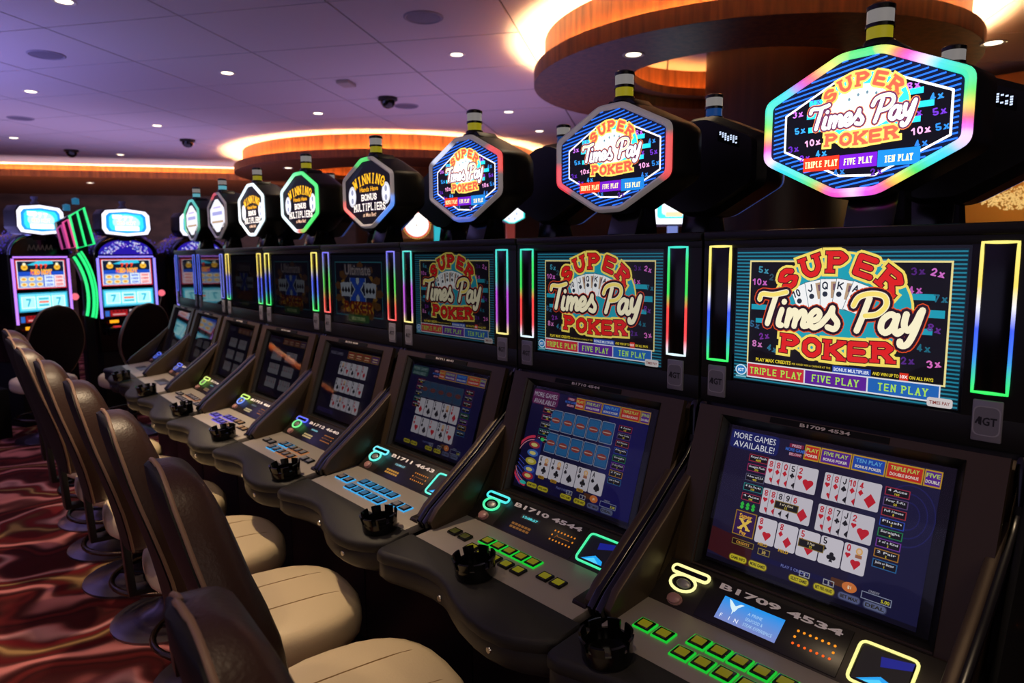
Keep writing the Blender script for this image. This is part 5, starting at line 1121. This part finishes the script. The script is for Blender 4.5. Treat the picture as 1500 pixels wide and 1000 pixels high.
def b_oct(t):
    def a_():
        a = Art((-.16, -.1215, 1.86), (SU*.81, 0, 0), (0, 0, SU*.81), (0, -1, 0), .0005); a.v = []; P = [(x, y-1) for x, y in OCT]
        a.poly(P, '30e0d8', 0); a.poly(scaled(P, .88, (4.65, 3.95)), 'f4f8ff', 1)
        for x, y, k in ((3.0, 4.1, 's'), (6.4, 4.1, 's'), (3.6, 2.4, 's'), (5.7, 2.4, 's'), (4.1, 5.6, 'h'), (5.4, 5.6, 'h')): a.poly([(x-.5, y-.5), (x+.5, y-.5), (x, y+.7)], 'a0b4d8', 2)
        return a
    part('topper', 'o_t', lambda: MB().prism([(-.16+x*SU*.81, 1.86+(y-1)*SU*.81) for x, y in OCT], -.12, .05), BLACK, t, .01)
    art_part('lit_face', 'o_f', a_, artmat(1.3), t)
    part('lamp', 'o_l', lambda: MB().lathe([(.025, 2.1), (.025, 2.15), (.018, 2.15), (.018, 2.17), (.025, 2.17), (.025, 2.2)], 12).box(-.05, .05, -.05, .05, 1.6, 1.95), glow('lamp_red', 'a03820', .5), t)
p = Vector((5.72, 6.57, 0)); backdrop_machine('distant machine with a small white octagonal sign', (p.x, p.y, 0), -.55, b_oct)
def b_white(t):
    part('topper', 'w_t', lambda: MB().prism([(-.24, 1.8), (.24, 1.8), (.27, 1.85), (.27, 2.15), (.22, 2.2), (-.22, 2.2), (-.27, 2.15), (-.27, 1.85)], -.06, .06), BLACK, t, .01)
    def a_():
        a = frontart(-.25, 1.82, .01, -.062); a.rrect(0, 0, 50, 36, 5, 'f0f0ff', 0); a.rrect(7, 6, 43, 31, 3, '48d8f0', 1); a.rrect(12, 10, 38, 26, 3, 'e8f8ff', 2); a.rect(16, 8, 34, 13, 'f0c8a0', 3); return a
    art_part('lit_face', 'w_f', a_, artmat(1.6), t)
    part('lamp', 'w_l', lambda: MB().lathe([(.03, 2.2), (.03, 2.25), (.02, 2.28), (.03, 2.3)], 12).box(-.05, .05, -.03, .05, 1.6, 1.82), glow('lamp_pale', '90a0f0', .7), t)
p = Vector((6.39, 4.64, 0)); backdrop_machine('distant slot with a rounded white topper behind the second sign', (p.x, p.y, 0), -.75, b_white)
# warm lit niche with a beaded chandelier at the far right
struct('trim_4', MB().box(8.2, 8.3, .9, 3.2, 0, 3.2), mat('amber_wall', 'b07828', .6), 'amber wall panel lit from above at the far right')
lamp('niche_light', 'AREA', (7.75, 1.75, 2.7), 22, (1, .72, .34), .5, (0, math.radians(35), 0))
chd = thing('chandelier', 'beaded gold chandelier glittering at the right edge', 'chandelier', (7.4, 1.75, 2.0))
def f_beads():
    rr = random.Random(9); mb = MB()
    for k in range(900):
        th = rr.uniform(0, 2*PI); q = rr.uniform(0, 1); r = .42*math.sqrt(1-(1-q)**2*.0)*math.sqrt(q); z = -.14*(1-q)+rr.uniform(0, .12); s = .009
        x, y = r*math.cos(th), r*math.sin(th)
        mb.add([(x-s, y, z), (x+s, y, z), (x, y-s, z), (x, y+s, z), (x, y, z+s), (x, y, z-s)], [(0, 2, 4), (2, 1, 4), (1, 3, 4), (3, 0, 4), (2, 0, 5), (1, 2, 5), (3, 1, 5), (0, 3, 5)])
    return mb
bd = part('beads', 'chb', f_beads, glow('bead_gold', 'f0c070', .9), chd, smooth=0); bd['kind'] = 'stuff'
part('rod', 'chr', lambda: MB().tube([(0, 0, .1), (0, 0, 1.3)], .012, 8), CHROME, chd)

# plinth under the slot bank, running out of the picture to the left
pq = Vector((.62, 7.0, 0))
tag(link('plinth', along(Vector((.60, 7.1, 0)), -BD, -BF_, .0, 1.6, [(0, 0), (.30, 0), (.30, .42), (0, .42)]).mesh('plinth', BLACKM, .01)), 'low black plinth at the left edge in front of the slot machines', 'plinth')
